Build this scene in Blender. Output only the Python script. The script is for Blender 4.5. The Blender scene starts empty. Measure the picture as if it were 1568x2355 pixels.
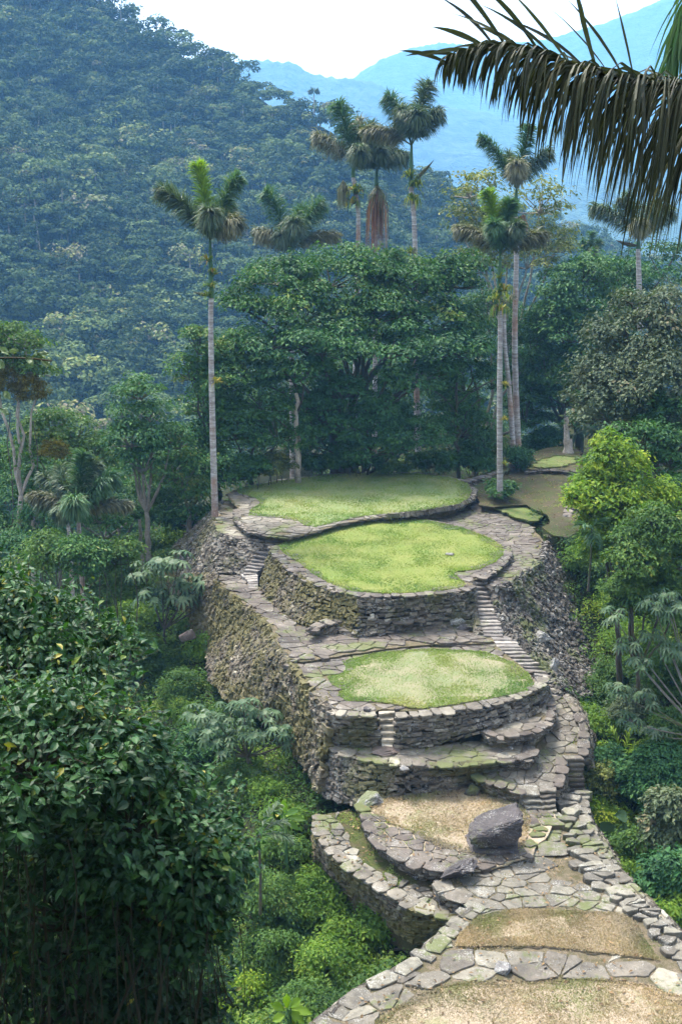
import bpy, bmesh, math, random
import numpy as np
from mathutils import Vector, noise
from mathutils.geometry import delaunay_2d_cdt

random.seed(7)
RNG = np.random.default_rng(7)
scn = bpy.context.scene
COL = scn.collection

# ------------------------------------------------------------------ camera geometry
CX, CY, F = 784.0, 1177.5, 2525.0
PITCH = math.radians(14.6)
SP, CP = math.sin(PITCH), math.cos(PITCH)

def ray(u, v):
    x = (u - CX) / F
    w = -(v - CY) / F
    return np.array([x, CP + w * SP, -SP + w * CP])

def PZ(u, v, z):
    d = ray(u, v)
    return d * (z / d[2])

def PY(u, v, y):
    d = ray(u, v)
    return d * (y / d[1])

def Z1(p):
    return (384.8 + 0.6319 * p[0], 1038.9 + 0.6319 * p[1])

def Z2(p):
    return (625.3 + 0.6012 * p[0], 1587.3 + 0.6012 * p[1])

def level(z):
    return z + float(np.interp(-z, [15.2, 16.25, 17.25, 18.0], [-0.3, 0.0, 0.05, 0.3]))

def PZs(u, v, z): return PZ(u, v, level(z))

def A(pts, z, tr=Z1):
    """traced outline -> points on the level z (or one level per point as third value)"""
    out = []
    for p in pts:
        u, v = tr(p) if tr else p[:2]
        out.append(PZs(u, v, p[2] if len(p) > 2 else z))
    return np.array(out)

# ------------------------------------------------------------------ mesh helpers
class MB:
    def __init__(s):
        s.v = []; s.f = []; s.t = []; s.n = 0
    def add(s, verts, faces, tint=0.5):
        """verts (n,3), faces (m,k) index array"""
        verts = np.asarray(verts, float).reshape(-1, 3)
        faces = np.asarray(faces, np.int64)
        s.v.append(verts); s.f.append(faces + s.n)
        s.t.append(np.broadcast_to(np.asarray(tint, float), (len(faces),)).copy())
        s.n += len(verts)
    def poly(s, verts, face, tint=0.5):
        s.add(verts, np.array([face]), tint)
    def empty(s):
        return s.n == 0

def make_mesh(name, mb, mat, origin=(0, 0, 0), smooth=False):
    me = bpy.data.meshes.new(name)
    V = np.concatenate(mb.v) - np.asarray(origin, float)
    starts, idx, tint = [], [], []
    pos = 0
    for f, t in zip(mb.f, mb.t):
        if len(f) == 0: continue
        k = f.shape[1]
        starts.append(pos + np.arange(len(f)) * k)
        idx.append(f.ravel()); tint.append(t)
        pos += len(f) * k
    starts = np.concatenate(starts); idx = np.concatenate(idx); tint = np.concatenate(tint)
    me.vertices.add(len(V)); me.vertices.foreach_set('co', V.ravel())
    me.loops.add(len(idx)); me.loops.foreach_set('vertex_index', idx.astype(np.int32))
    me.polygons.add(len(starts)); me.polygons.foreach_set('loop_start', starts.astype(np.int32))
    me.update(calc_edges=True)
    me.validate()
    if len(me.polygons) == len(tint):
        at = me.attributes.new('tint', 'FLOAT', 'FACE')
        at.data.foreach_set('value', tint.astype(np.float32))
    me.polygons.foreach_set('use_smooth', np.full(len(me.polygons), smooth))
    me.materials.append(mat)
    return me

def tag(o, label=None, cat=None, group=None, kind=None):
    if label: o['label'] = label
    if cat: o['category'] = cat
    if group: o['group'] = group
    if kind: o['kind'] = kind
    return o

def obj(name, mb, mat, parent=None, origin=None, smooth=False):
    """links a mesh object; a child's vertices are stored relative to its parent's base"""
    if parent is not None:
        org = WORLD[parent.name]
    else:
        org = (0, 0, 0) if origin is None else origin
    me = make_mesh(name, mb, mat, org, smooth)
    o = bpy.data.objects.new(name, me)
    COL.objects.link(o)
    if parent is not None:
        o.parent = parent
    else:
        o.location = org
    WORLD[o.name] = tuple(org)
    return o

WORLD = {}
def thing(name, label, cat, loc, group=None):
    o = bpy.data.objects.new(name, None)
    o.empty_display_size = 0.3
    COL.objects.link(o)
    o.location = tuple(loc)
    WORLD[o.name] = tuple(loc)
    return tag(o, label, cat, group)

def nrm(a):
    a = np.asarray(a, float)
    return a / (np.linalg.norm(a, axis=-1, keepdims=True) + 1e-9)

def tube(mb, pts, rad, sides=7, tint=0.5, bump=0.0):
    pts = np.asarray(pts, float); n = len(pts)
    rad = np.broadcast_to(np.asarray(rad, float), (n,)) if np.ndim(rad) else np.full(n, rad)
    T = nrm(np.gradient(pts, axis=0))
    ref = np.array([0.31, 0.9, 0.12]) if abs(T[0][2]) > 0.5 else np.array([0.1, 0.1, 1.0])
    X = nrm(np.cross(T, ref)); Y = np.cross(T, X)
    a = np.linspace(0, 2 * math.pi, sides, endpoint=False)
    ring = (np.cos(a)[None, :, None] * X[:, None, :] + np.sin(a)[None, :, None] * Y[:, None, :])
    rr = rad[:, None, None]
    if bump: rr = rr * (1 + RNG.uniform(-bump, bump, (n, sides, 1)))
    V = pts[:, None, :] + ring * rr
    i = np.arange(n - 1)[:, None]; j = np.arange(sides)[None, :]; j2 = (j + 1) % sides
    f = np.stack([i * sides + j + 0 * i, i * sides + j2, (i + 1) * sides + j2, (i + 1) * sides + j], -1).reshape(-1, 4)
    mb.add(V.reshape(-1, 3), f, tint)

def bez(a, b, c, n):
    t = np.linspace(0, 1, n)[:, None]
    a, b, c = map(np.asarray, (a, b, c))
    return (1 - t) ** 2 * a + 2 * t * (1 - t) * b + t * t * c

# ------------------------------------------------------------------ materials
def new_mat(name):
    m = bpy.data.materials.new(name); m.use_nodes = True
    nt = m.node_tree; nt.nodes.clear()
    out = nt.nodes.new('ShaderNodeOutputMaterial')
    return m, nt, out

def N(nt, typ, **kw):
    n = nt.nodes.new(typ)
    for k, v in kw.items():
        if k in n.inputs: n.inputs[k].default_value = v
        else: setattr(n, k, v)
    return n

def ramp(nt, fac, stops, interp='LINEAR'):
    r = nt.nodes.new('ShaderNodeValToRGB')
    r.color_ramp.interpolation = interp
    e = r.color_ramp.elements
    while len(e) < len(stops): e.new(0.5)
    for el, (p, c) in zip(e, stops):
        el.position = p
        el.color = (c[0], c[1], c[2], 1) if isinstance(c, (tuple, list)) else (c, c, c, 1)
    nt.links.new(fac, r.inputs[0])
    return r.outputs[0]

def mixc(nt, fac, a, b, blend='MIX'):
    m = nt.nodes.new('ShaderNodeMix'); m.data_type = 'RGBA'; m.blend_type = blend
    ins = [i for i in m.inputs if i.enabled]
    def put(i, val):
        if isinstance(val, bpy.types.NodeSocket): nt.links.new(val, i)
        elif isinstance(val, (int, float)): i.default_value = val
        else: i.default_value = (val[0], val[1], val[2], 1)
    put(m.inputs[0], fac); put(m.inputs[6], a); put(m.inputs[7], b)
    return m.outputs[2]

def noise_tex(nt, vec, scale, detail=4, rough=0.6, dist=0.0):
    n = nt.nodes.new('ShaderNodeTexNoise')
    n.inputs['Scale'].default_value = scale; n.inputs['Detail'].default_value = detail
    n.inputs['Roughness'].default_value = rough; n.inputs['Distortion'].default_value = dist
    nt.links.new(vec, n.inputs['Vector'])
    return n.outputs[0]

def geo_pos(nt):
    g = nt.nodes.new('ShaderNodeNewGeometry')
    return g.outputs['Position']

def attr(nt, name='tint'):
    a = nt.nodes.new('ShaderNodeAttribute'); a.attribute_name = name
    return a.outputs['Fac']

def stone_mat(name, stops, lichen=0.5, moss=0.3, rough=0.85, fine=9.0, mosscol=(0.07, 0.085, 0.018)):
    m, nt, out = new_mat(name)
    pos = geo_pos(nt)
    base = ramp(nt, attr(nt), stops)
    n1 = noise_tex(nt, pos, fine, 5, 0.65)
    base = mixc(nt, 0.75, base, ramp(nt, n1, [(0.25, 0.45), (0.75, 1.45)]), 'MULTIPLY')
    st_ = noise_tex(nt, pos, 0.7, 4, 0.6, 0.8)
    base = mixc(nt, 0.9, base, ramp(nt, st_, [(0.32, 0.55), (0.5, 0.95), (0.7, 1.5)]), 'MULTIPLY')
    # pale lichen blotches and specks
    l1 = noise_tex(nt, pos, 2.2, 3, 0.5); l2 = noise_tex(nt, pos, 22.0, 4, 0.7)
    s = nt.nodes.new('ShaderNodeMath'); s.operation = 'MULTIPLY_ADD'
    nt.links.new(l1, s.inputs[0]); s.inputs[1].default_value = 0.6; nt.links.new(l2, s.inputs[2])
    lf = ramp(nt, s.outputs[0], [(0.99 - 0.22 * lichen, 0.0), (1.0 - 0.10 * lichen, lichen)])
    base = mixc(nt, lf, base, (0.38, 0.38, 0.355))
    m1 = noise_tex(nt, pos, 0.55, 3, 0.55); m2 = noise_tex(nt, pos, 6.0, 4, 0.7)
    s2 = nt.nodes.new('ShaderNodeMath'); s2.operation = 'MULTIPLY_ADD'
    nt.links.new(m2, s2.inputs[0]); s2.inputs[1].default_value = 0.5; nt.links.new(m1, s2.inputs[2])
    mf = ramp(nt, s2.outputs[0], [(0.92 - 0.38 * moss, 0.0), (1.0 - 0.30 * moss, 0.85)])
    base = mixc(nt, mf, base, mosscol)
    p = N(nt, 'ShaderNodeBsdfPrincipled', Roughness=rough)
    nt.links.new(base, p.inputs['Base Color'])
    b = nt.nodes.new('ShaderNodeBump'); b.inputs['Strength'].default_value = 0.7; b.inputs['Distance'].default_value = 0.05
    nt.links.new(n1, b.inputs['Height']); nt.links.new(b.outputs[0], p.inputs['Normal'])
    nt.links.new(p.outputs[0], out.inputs[0])
    return m

def ground_mat(name, cols, scales=(0.5, 4.0, 45.0), stretch=None, bump=0.03, rough=0.95):
    """cols: broad ramp stops, mid ramp stops (multiplier), fine multiplier range"""
    m, nt, out = new_mat(name)
    pos = geo_pos(nt)
    if stretch:
        mp = nt.nodes.new('ShaderNodeMapping'); mp.inputs['Scale'].default_value = stretch
        nt.links.new(pos, mp.inputs['Vector']); pos = mp.outputs[0]
    a = noise_tex(nt, pos, scales[0], 4, 0.6, 0.4)
    c = ramp(nt, a, cols[0])
    b_ = noise_tex(nt, pos, scales[1], 4, 0.65)
    c = mixc(nt, cols[2], c, ramp(nt, b_, cols[1]), 'MIX')
    d = noise_tex(nt, pos, scales[2], 3, 0.8)
    c = mixc(nt, 1.0, c, ramp(nt, d, [(0.3, cols[3][0]), (0.7, cols[3][1])]), 'MULTIPLY')
    p = N(nt, 'ShaderNodeBsdfPrincipled', Roughness=rough)
    p.inputs['Specular IOR Level'].default_value = 0.2
    nt.links.new(c, p.inputs['Base Color'])
    bp = nt.nodes.new('ShaderNodeBump'); bp.inputs['Strength'].default_value = 0.8; bp.inputs['Distance'].default_value = bump
    nt.links.new(d, bp.inputs['Height']); nt.links.new(bp.outputs[0], p.inputs['Normal'])
    nt.links.new(p.outputs[0], out.inputs[0])
    return m

def leaf_mat(name, stops, trans=0.3, rough=0.6, spec=0.16, noise_scale=0.35, var=0.5):
    m, nt, out = new_mat(name)
    c = ramp(nt, attr(nt), stops)
    n1 = noise_tex(nt, geo_pos(nt), noise_scale, 3, 0.6)
    c = mixc(nt, var, c, ramp(nt, n1, [(0.3, (0.62, 0.72, 0.8)), (0.7, (1.45, 1.3, 1.0))]), 'MULTIPLY')
    p = N(nt, 'ShaderNodeBsdfPrincipled', Roughness=rough)
    p.inputs['Specular IOR Level'].default_value = spec
    nt.links.new(c, p.inputs['Base Color'])
    if trans > 0:
        t = nt.nodes.new('ShaderNodeBsdfTranslucent')
        c2 = mixc(nt, 1.0, c, (1.3, 1.5, 0.5), 'MULTIPLY')
        nt.links.new(c2, t.inputs['Color'])
        mx = nt.nodes.new('ShaderNodeMixShader'); mx.inputs[0].default_value = trans
        nt.links.new(p.outputs[0], mx.inputs[1]); nt.links.new(t.outputs[0], mx.inputs[2])
        nt.links.new(mx.outputs[0], out.inputs[0])
    else:
        nt.links.new(p.outputs[0], out.inputs[0])
    return m

M = {}
M['wall'] = stone_mat('rubble_stone', [(0, (0.030, 0.024, 0.019)), (0.35, (0.080, 0.067, 0.053)), (0.7, (0.154, 0.133, 0.105)), (0.9, (0.234, 0.211, 0.172)), (1, (0.393, 0.369, 0.310))], 0.5, 0.42, mosscol=(0.051, 0.050, 0.013))
M['wall_moss'] = stone_mat('mossy_rubble_stone', [(0, (0.033, 0.024, 0.017)), (0.4, (0.084, 0.067, 0.046)), (0.8, (0.168, 0.140, 0.096)), (1, (0.356, 0.324, 0.251))], 0.4, 0.75, mosscol=(0.080, 0.070, 0.015))
M['wall_grey'] = stone_mat('grey_rubble_stone', [(0, (0.021, 0.016, 0.013)), (0.45, (0.058, 0.049, 0.040)), (0.8, (0.117, 0.104, 0.088)), (1, (0.337, 0.320, 0.285))], 0.55, 0.3)
M['flag'] = stone_mat('flagstone', [(0, (0.070, 0.059, 0.047)), (0.5, (0.110, 0.096, 0.076)), (0.85, (0.154, 0.139, 0.108)), (1, (0.220, 0.202, 0.153))], 0.4, 0.3, fine=3.5)
M['flag_dark'] = stone_mat('dark_flagstone', [(0, (0.045, 0.034, 0.028)), (0.5, (0.077, 0.063, 0.052)), (0.85, (0.114, 0.097, 0.078)), (1, (0.171, 0.151, 0.117))], 0.4, 0.3, fine=3.5)
M['flag_pale'] = stone_mat('pale_flagstone', [(0, (0.069, 0.060, 0.048)), (0.5, (0.113, 0.102, 0.081)), (0.85, (0.161, 0.150, 0.117)), (1, (0.226, 0.210, 0.157))], 0.5, 0.3, fine=5)
M['step'] = stone_mat('step_stone', [(0, (0.099, 0.087, 0.081)), (0.5, (0.161, 0.143, 0.130)), (1, (0.260, 0.236, 0.211))], 0.4, 0.25, fine=5)
M['step_pale'] = stone_mat('pale_step_stone', [(0, (0.26, 0.225, 0.17)), (0.5, (0.34, 0.30, 0.235)), (1, (0.44, 0.40, 0.33))], 0.2, 0.1, fine=5)
M['boulder'] = stone_mat('dark_boulder', [(0, (0.030, 0.025, 0.026)), (1, (0.07, 0.06, 0.06))], 0.4, 0.25, fine=3)
M['rock_pale'] = stone_mat('lichen_rock', [(0, (0.112, 0.105, 0.105)), (1, (0.210, 0.203, 0.196))], 0.9, 0.2, fine=4)
M['rock_brown'] = stone_mat('brown_rock', [(0, (0.096, 0.072, 0.060)), (1, (0.168, 0.126, 0.108))], 0.3, 0.2, fine=4)
M['moss_grass'] = ground_mat('mossy_grass', ([(0.3, (0.06, 0.10, 0.02)), (0.5, (0.11, 0.15, 0.035)), (0.7, (0.12, 0.12, 0.05))], [(0.4, (0.07, 0.11, 0.025)), (0.62, (0.13, 0.115, 0.06))], 0.5, (0.7, 1.25)), scales=(0.8, 4.0, 26))
M['core'] = ground_mat('packed_soil', ([(0.3, (0.022, 0.017, 0.011)), (0.7, (0.06, 0.045, 0.03))], [(0.4, (0.02, 0.02, 0.008)), (0.7, (0.07, 0.055, 0.035))], 0.5, (0.6, 1.3)))
M['joint'] = ground_mat('joint_soil', ([(0.3, (0.068, 0.053, 0.034)), (0.7, (0.128, 0.102, 0.072))], [(0.4, (0.060, 0.064, 0.021)), (0.65, (0.204, 0.162, 0.119))], 0.5, (0.6, 1.3)), scales=(0.8, 5, 40))
M['lawn'] = ground_mat('mown_grass', ([(0.3, (0.107, 0.166, 0.055)), (0.5, (0.155, 0.188, 0.073)), (0.7, (0.203, 0.203, 0.099))], [(0.35, (0.113, 0.174, 0.058)), (0.65, (0.211, 0.210, 0.107))], 0.4, (0.8, 1.2)), scales=(0.45, 2.2, 26))
M['lawn_yellow'] = ground_mat('yellow_green_grass', ([(0.3, (0.099, 0.143, 0.032)), (0.5, (0.137, 0.166, 0.033)), (0.75, (0.175, 0.178, 0.054))], [(0.35, (0.099, 0.145, 0.034)), (0.65, (0.175, 0.181, 0.064))], 0.4, (0.8, 1.2)), scales=(0.45, 2.0, 26))
M['lawn_dry'] = ground_mat('worn_grass', ([(0.3, (0.113, 0.153, 0.066)), (0.5, (0.171, 0.175, 0.092)), (0.75, (0.268, 0.210, 0.159))], [(0.35, (0.113, 0.153, 0.066)), (0.68, (0.275, 0.216, 0.166))], 0.42, (0.8, 1.2)), scales=(0.4, 2.2, 28))
M['dry'] = ground_mat('dry_straw_grass', ([(0.30, (0.171, 0.181, 0.086)), (0.47, (0.266, 0.213, 0.147)), (0.7, (0.331, 0.265, 0.201))], [(0.38, (0.171, 0.187, 0.086)), (0.48, (0.266, 0.219, 0.159)), (0.7, (0.351, 0.290, 0.229))], 0.5, (0.72, 1.25)), scales=(0.55, 3.0, 30), stretch=(1, 1, 1))
M['earth'] = ground_mat('bare_earth', ([(0.38, (0.048, 0.061, 0.014)), (0.5, (0.054, 0.043, 0.022)), (0.68, (0.083, 0.064, 0.045))], [(0.42, (0.042, 0.058, 0.011)), (0.6, (0.077, 0.059, 0.040))], 0.55, (0.55, 1.4)), scales=(0.35, 2.0, 20))
M['soil'] = ground_mat('forest_floor', ([(0.3, (0.012, 0.022, 0.008)), (0.7, (0.035, 0.045, 0.018))], [(0.4, (0.012, 0.02, 0.006)), (0.7, (0.06, 0.05, 0.028))], 0.4, (0.5, 1.4)), scales=(0.3, 2, 12))
M['hill'] = ground_mat('wooded_hill', ([(0.3, (0.010, 0.022, 0.010)), (0.7, (0.022, 0.045, 0.018))], [(0.3, (0.010, 0.02, 0.01)), (0.7, (0.03, 0.05, 0.02))], 0.5, (0.5, 1.5)), scales=(0.02, 0.1, 0.4), bump=2.0)
M['mount'] = ground_mat('far_wooded_ridge', ([(0.3, (0.02, 0.04, 0.02)), (0.7, (0.05, 0.075, 0.035))], [(0.3, (0.015, 0.03, 0.015)), (0.7, (0.06, 0.09, 0.05))], 0.6, (0.4, 1.7)), scales=(0.004, 0.02, 0.05), bump=14.0)
M['bark'] = stone_mat('grey_bark', [(0, (0.09, 0.08, 0.065)), (1, (0.2, 0.18, 0.15))], 0.35, 0.45, fine=7)
M['bark_dark'] = stone_mat('dark_bark', [(0, (0.03, 0.024, 0.018)), (1, (0.07, 0.06, 0.045))], 0.15, 0.5, fine=7, mosscol=(0.05, 0.055, 0.015))
M['bark_pale'] = stone_mat('pale_bark', [(0, (0.2, 0.17, 0.14)), (1, (0.36, 0.32, 0.27))], 0.5, 0.35, fine=6)

def palm_bark():
    m, nt, out = new_mat('ringed_palm_bark')
    pos = geo_pos(nt)
    mp = nt.nodes.new('ShaderNodeMapping'); mp.inputs['Scale'].default_value = (0.8, 0.8, 5.0)
    nt.links.new(pos, mp.inputs['Vector'])
    a = noise_tex(nt, mp.outputs[0], 1.6, 4, 0.6)
    c = ramp(nt, a, [(0.3, (0.13, 0.10, 0.09)), (0.5, (0.25, 0.23, 0.22)), (0.72, (0.44, 0.43, 0.41))])
    b = noise_tex(nt, pos, 0.5, 3, 0.5)
    c = mixc(nt, ramp(nt, b, [(0.52, 0.0), (0.66, 0.75)]), c, (0.24, 0.13, 0.085))
    l = noise_tex(nt, pos, 9, 4, 0.7)
    c = mixc(nt, ramp(nt, l, [(0.58, 0.0), (0.68, 0.7)]), c, (0.5, 0.5, 0.46))
    p = N(nt, 'ShaderNodeBsdfPrincipled', Roughness=0.85)
    nt.links.new(c, p.inputs['Base Color'])
    bp = nt.nodes.new('ShaderNodeBump'); bp.inputs['Distance'].default_value = 0.03
    nt.links.new(a, bp.inputs['Height']); nt.links.new(bp.outputs[0], p.inputs['Normal'])
    nt.links.new(p.outputs[0], out.inputs[0])
    return m
M['palm_bark'] = palm_bark()
M['leaf_dark'] = leaf_mat('dark_leaves', [(0, (0.016, 0.050, 0.016)), (0.5, (0.036, 0.100, 0.028)), (0.85, (0.07, 0.15, 0.036)), (1, (0.15, 0.18, 0.05))], 0.22)
M['leaf_deep'] = leaf_mat('deep_green_leaves', [(0, (0.015, 0.049, 0.019)), (0.5, (0.033, 0.100, 0.034)), (1, (0.076, 0.157, 0.048))], 0.2)
M['leaf_mid'] = leaf_mat('mid_green_leaves', [(0, (0.030, 0.068, 0.019)), (0.5, (0.060, 0.123, 0.029)), (0.85, (0.098, 0.170, 0.038)), (1, (0.185, 0.208, 0.048))], 0.3)
M['leaf_bright'] = leaf_mat('bright_green_leaves', [(0, (0.042, 0.098, 0.015)), (0.5, (0.089, 0.170, 0.024)), (1, (0.187, 0.264, 0.038))], 0.35)
M['leaf_yellow'] = leaf_mat('yellow_green_leaves', [(0, (0.043, 0.102, 0.013)), (0.5, (0.111, 0.196, 0.017)), (1, (0.272, 0.323, 0.034))], 0.35)
M['leaf_grey'] = leaf_mat('grey_green_leaves', [(0, (0.026, 0.044, 0.022)), (0.5, (0.064, 0.092, 0.051)), (0.9, (0.121, 0.148, 0.089)), (1, (0.166, 0.148, 0.095))], 0.15)
M['leaf_sparse'] = leaf_mat('olive_leaves', [(0, (0.04, 0.065, 0.022)), (0.5, (0.10, 0.13, 0.04)), (1, (0.25, 0.26, 0.09))], 0.25)
M['leaf_moss'] = leaf_mat('rusty_moss', [(0, (0.035, 0.034, 0.006)), (0.5, (0.085, 0.075, 0.012)), (1, (0.17, 0.14, 0.02))], 0.2, 0.8, 0.1)
M['leaf_cecropia'] = leaf_mat('silvery_palmate_leaves', [(0, (0.028, 0.058, 0.028)), (0.6, (0.055, 0.10, 0.052)), (1, (0.12, 0.165, 0.10))], 0.2, 0.5, noise_scale=1.5)
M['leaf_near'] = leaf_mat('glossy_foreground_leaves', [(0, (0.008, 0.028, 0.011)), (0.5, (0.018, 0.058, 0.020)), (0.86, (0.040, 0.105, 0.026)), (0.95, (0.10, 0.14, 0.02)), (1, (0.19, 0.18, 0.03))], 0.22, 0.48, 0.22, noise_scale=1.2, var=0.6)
M['vine'] = leaf_mat('hanging_vine', [(0, (0.012, 0.013, 0.008)), (1, (0.05, 0.045, 0.03))], 0.0, 0.8)
M['frond'] = leaf_mat('palm_leaflets', [(0, (0.030, 0.056, 0.032)), (0.5, (0.075, 0.115, 0.070)), (1, (0.17, 0.20, 0.13))], 0.2, 0.45, noise_scale=0.6)
M['frond_green'] = leaf_mat('green_palm_leaflets', [(0, (0.03, 0.075, 0.038)), (0.5, (0.06, 0.13, 0.065)), (1, (0.15, 0.21, 0.11))], 0.25, 0.45, noise_scale=0.6)
M['frond_old'] = leaf_mat('olive_palm_leaflets', [(0, (0.057, 0.063, 0.039)), (0.5, (0.138, 0.144, 0.090)), (1, (0.276, 0.265, 0.172))], 0.15, 0.5, noise_scale=0.6)
M['frond_new'] = leaf_mat('fresh_palm_leaflets', [(0, (0.076, 0.145, 0.017)), (0.5, (0.136, 0.230, 0.021)), (1, (0.238, 0.323, 0.043))], 0.35, 0.5, noise_scale=0.6)
M['frond_near'] = leaf_mat('near_palm_leaflets', [(0, (0.012, 0.017, 0.009)), (0.5, (0.034, 0.042, 0.022)), (0.85, (0.075, 0.08, 0.048)), (1, (0.19, 0.17, 0.11))], 0.14, 0.6, 0.25, noise_scale=3.5)
M['dead'] = leaf_mat('rust_red_fibres', [(0, (0.10, 0.045, 0.03)), (0.5, (0.22, 0.10, 0.07)), (1, (0.35, 0.20, 0.13))], 0.1, 0.8, 0.1)
M['litter'] = leaf_mat('fallen_leaves', [(0, (0.07, 0.05, 0.03)), (0.6, (0.15, 0.10, 0.06)), (1, (0.26, 0.19, 0.11))], 0.0, 0.8, 0.1)
M['brom'] = leaf_mat('bromeliad_leaves', [(0, (0.05, 0.10, 0.02)), (0.5, (0.13, 0.19, 0.03)), (0.8, (0.30, 0.28, 0.04)), (1, (0.28, 0.16, 0.08))], 0.25)
M['brom_yellow'] = leaf_mat('yellow_bromeliad_leaves', [(0, (0.14, 0.15, 0.02)), (0.5, (0.32, 0.27, 0.02)), (1, (0.42, 0.33, 0.04))], 0.25)
M['forest'] = leaf_mat('hillside_canopy', [(0, (0.018, 0.036, 0.014)), (0.4, (0.045, 0.078, 0.028)), (0.8, (0.10, 0.145, 0.048)), (0.9, (0.17, 0.19, 0.06)), (1, (0.17, 0.15, 0.11))], 0.15, 0.8, 0.1, noise_scale=0.03, var=0.6)
M['cover'] = leaf_mat('ground_cover_leaves', [(0, (0.026, 0.063, 0.016)), (0.5, (0.062, 0.126, 0.025)), (1, (0.155, 0.207, 0.036))], 0.3, 0.55, noise_scale=0.25, var=0.8)
M['blade'] = leaf_mat('grass_blades', [(0, (0.134, 0.221, 0.067)), (0.6, (0.211, 0.269, 0.086)), (1, (0.288, 0.298, 0.144))], 0.3, 0.7, 0.1)
M['blade_dry'] = leaf_mat('dry_blades', [(0, (0.178, 0.192, 0.092)), (0.35, (0.266, 0.215, 0.148)), (1, (0.401, 0.322, 0.250))], 0.2, 0.8, 0.1)

# ------------------------------------------------------------------ masonry helpers
def resample(P, n=None, step=None, closed=False):
    P = np.asarray(P, float)
    if closed: P = np.vstack([P, P[:1]])
    d = np.r_[0, np.cumsum(np.linalg.norm(np.diff(P, axis=0), axis=1))]
    if n is None: n = max(2, int(d[-1] / step) + 1)
    s = np.linspace(0, d[-1], n)
    if closed: s = s[:-1]
    return np.stack([np.interp(s, d, P[:, k]) for k in range(3)], 1)

def smooth_poly(P, closed=True, it=2):
    P = np.asarray(P, float)
    for _ in range(it):
        if closed:
            Q = np.roll(P, -1, 0)
            P = np.stack([0.75 * P + 0.25 * Q, 0.25 * P + 0.75 * Q], 1).reshape(-1, 3)
        else:
            a, b = P[:-1], P[1:]
            R = np.stack([0.75 * a + 0.25 * b, 0.25 * a + 0.75 * b], 1).reshape(-1, 3)
            P = np.vstack([P[:1], R[1:-1], P[-1:]])
    return P

def rough(P, step, amp, it=1):
    P = smooth_poly(P, True, it) if it else np.asarray(P, float)
    P = resample(P, step=step, closed=True)
    P[:, :2] += RNG.uniform(-amp, amp, (len(P), 2))
    return P

def in_poly(x, y, P):
    x = np.asarray(x, float); y = np.asarray(y, float)
    c = np.zeros(x.shape, bool); n = len(P)
    for i in range(n):
        x1, y1 = P[i, 0], P[i, 1]; x2, y2 = P[i - 1, 0], P[i - 1, 1]
        cond = ((y1 > y) != (y2 > y))
        with np.errstate(divide='ignore', invalid='ignore'):
            xi = (x2 - x1) * (y - y1) / (y2 - y1 + 1e-12) + x1
        c ^= cond & (x < xi)
    return c

def plane(P):
    X = np.c_[P[:, 0], P[:, 1], np.ones(len(P))]
    if np.ptp(P[:, 2]) < 1e-6: return np.array([0, 0, P[0, 2]])
    return np.linalg.lstsq(X, P[:, 2], rcond=None)[0]

def sheet(name, P, mat, skirt=1.0, dz=0.0, kind='structure', step=0.35, amp=0.06, it=1, dome=0.0, inset=0.5):
    """a level surface of the site, with its sides carried down"""
    P = np.asarray(P, float); co = plane(P)
    R = rough(P, step, amp, it)
    R[:, 2] = R[:, 0] * co[0] + R[:, 1] * co[1] + co[2] + dz
    n = len(R)
    ctr = R.mean(0)
    pts = [Vector((p[0], p[1])) for p in R]
    # interior points give the surface gentle undulation
    g = []
    x0, y0 = R[:, 0].min(), R[:, 1].min(); x1, y1 = R[:, 0].max(), R[:, 1].max()
    gs = 0.7
    xs, ys = np.meshgrid(np.arange(x0 + gs / 2, x1, gs), np.arange(y0 + gs / 2, y1, gs))
    xs = xs.ravel() + RNG.uniform(-.2, .2, xs.size); ys = ys.ravel() + RNG.uniform(-.2, .2, ys.size)
    k = in_poly(xs, ys, ctr[None, :] + (R - ctr) * 0.96)
    for x, y in zip(xs[k], ys[k]): pts.append(Vector((x, y)))
    vo, eo, fo, ov, oe, of = delaunay_2d_cdt(pts, [], [list(range(n))], 1, 1e-5)
    V = []
    for q in vo:
        z = q.x * co[0] + q.y * co[1] + co[2] + dz
        if dome and len(V) < n: z -= 0.075
        z += 0.035 * noise.noise(Vector((q.x * 0.9, q.y * 0.9, 3.1))) * (1 if dome == 0 else 1.5)
        V.append((q.x, q.y, z))
    V = np.array(V)
    mb = MB()
    tri = [f if (V[f[1]][0] - V[f[0]][0]) * (V[f[2]][1] - V[f[0]][1]) - (V[f[1]][1] - V[f[0]][1]) * (V[f[2]][0] - V[f[0]][0]) > 0 else f[::-1] for f in fo]
    mb.add(V, np.array(tri))
    if skirt:
        tg = np.roll(R, -2, 0)[:, :2] - np.roll(R, 2, 0)[:, :2]
        area = 0.5 * np.sum(R[:, 0] * np.roll(R[:, 1], -1) - np.roll(R[:, 0], -1) * R[:, 1])
        nn = nrm(np.c_[-tg[:, 1], tg[:, 0]]) * (1 if area > 0 else -1)
        ins = min(inset, 0.12 * math.sqrt(abs(area)))
        In = R.copy(); In[:, :2] += nn * ins
        Vs = np.vstack([R, R - [0, 0, min(0.05, skirt)], In - [0, 0, min(0.12, skirt)], In - [0, 0, skirt]])
        f = np.array([[k * n + i, k * n + (i + 1) % n, (k + 1) * n + (i + 1) % n, (k + 1) * n + i] for k in range(3) for i in range(n)])
        mb.add(Vs, f)
    o = obj(name, mb, mat)
    return tag(o, kind=kind) if kind else o

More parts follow.
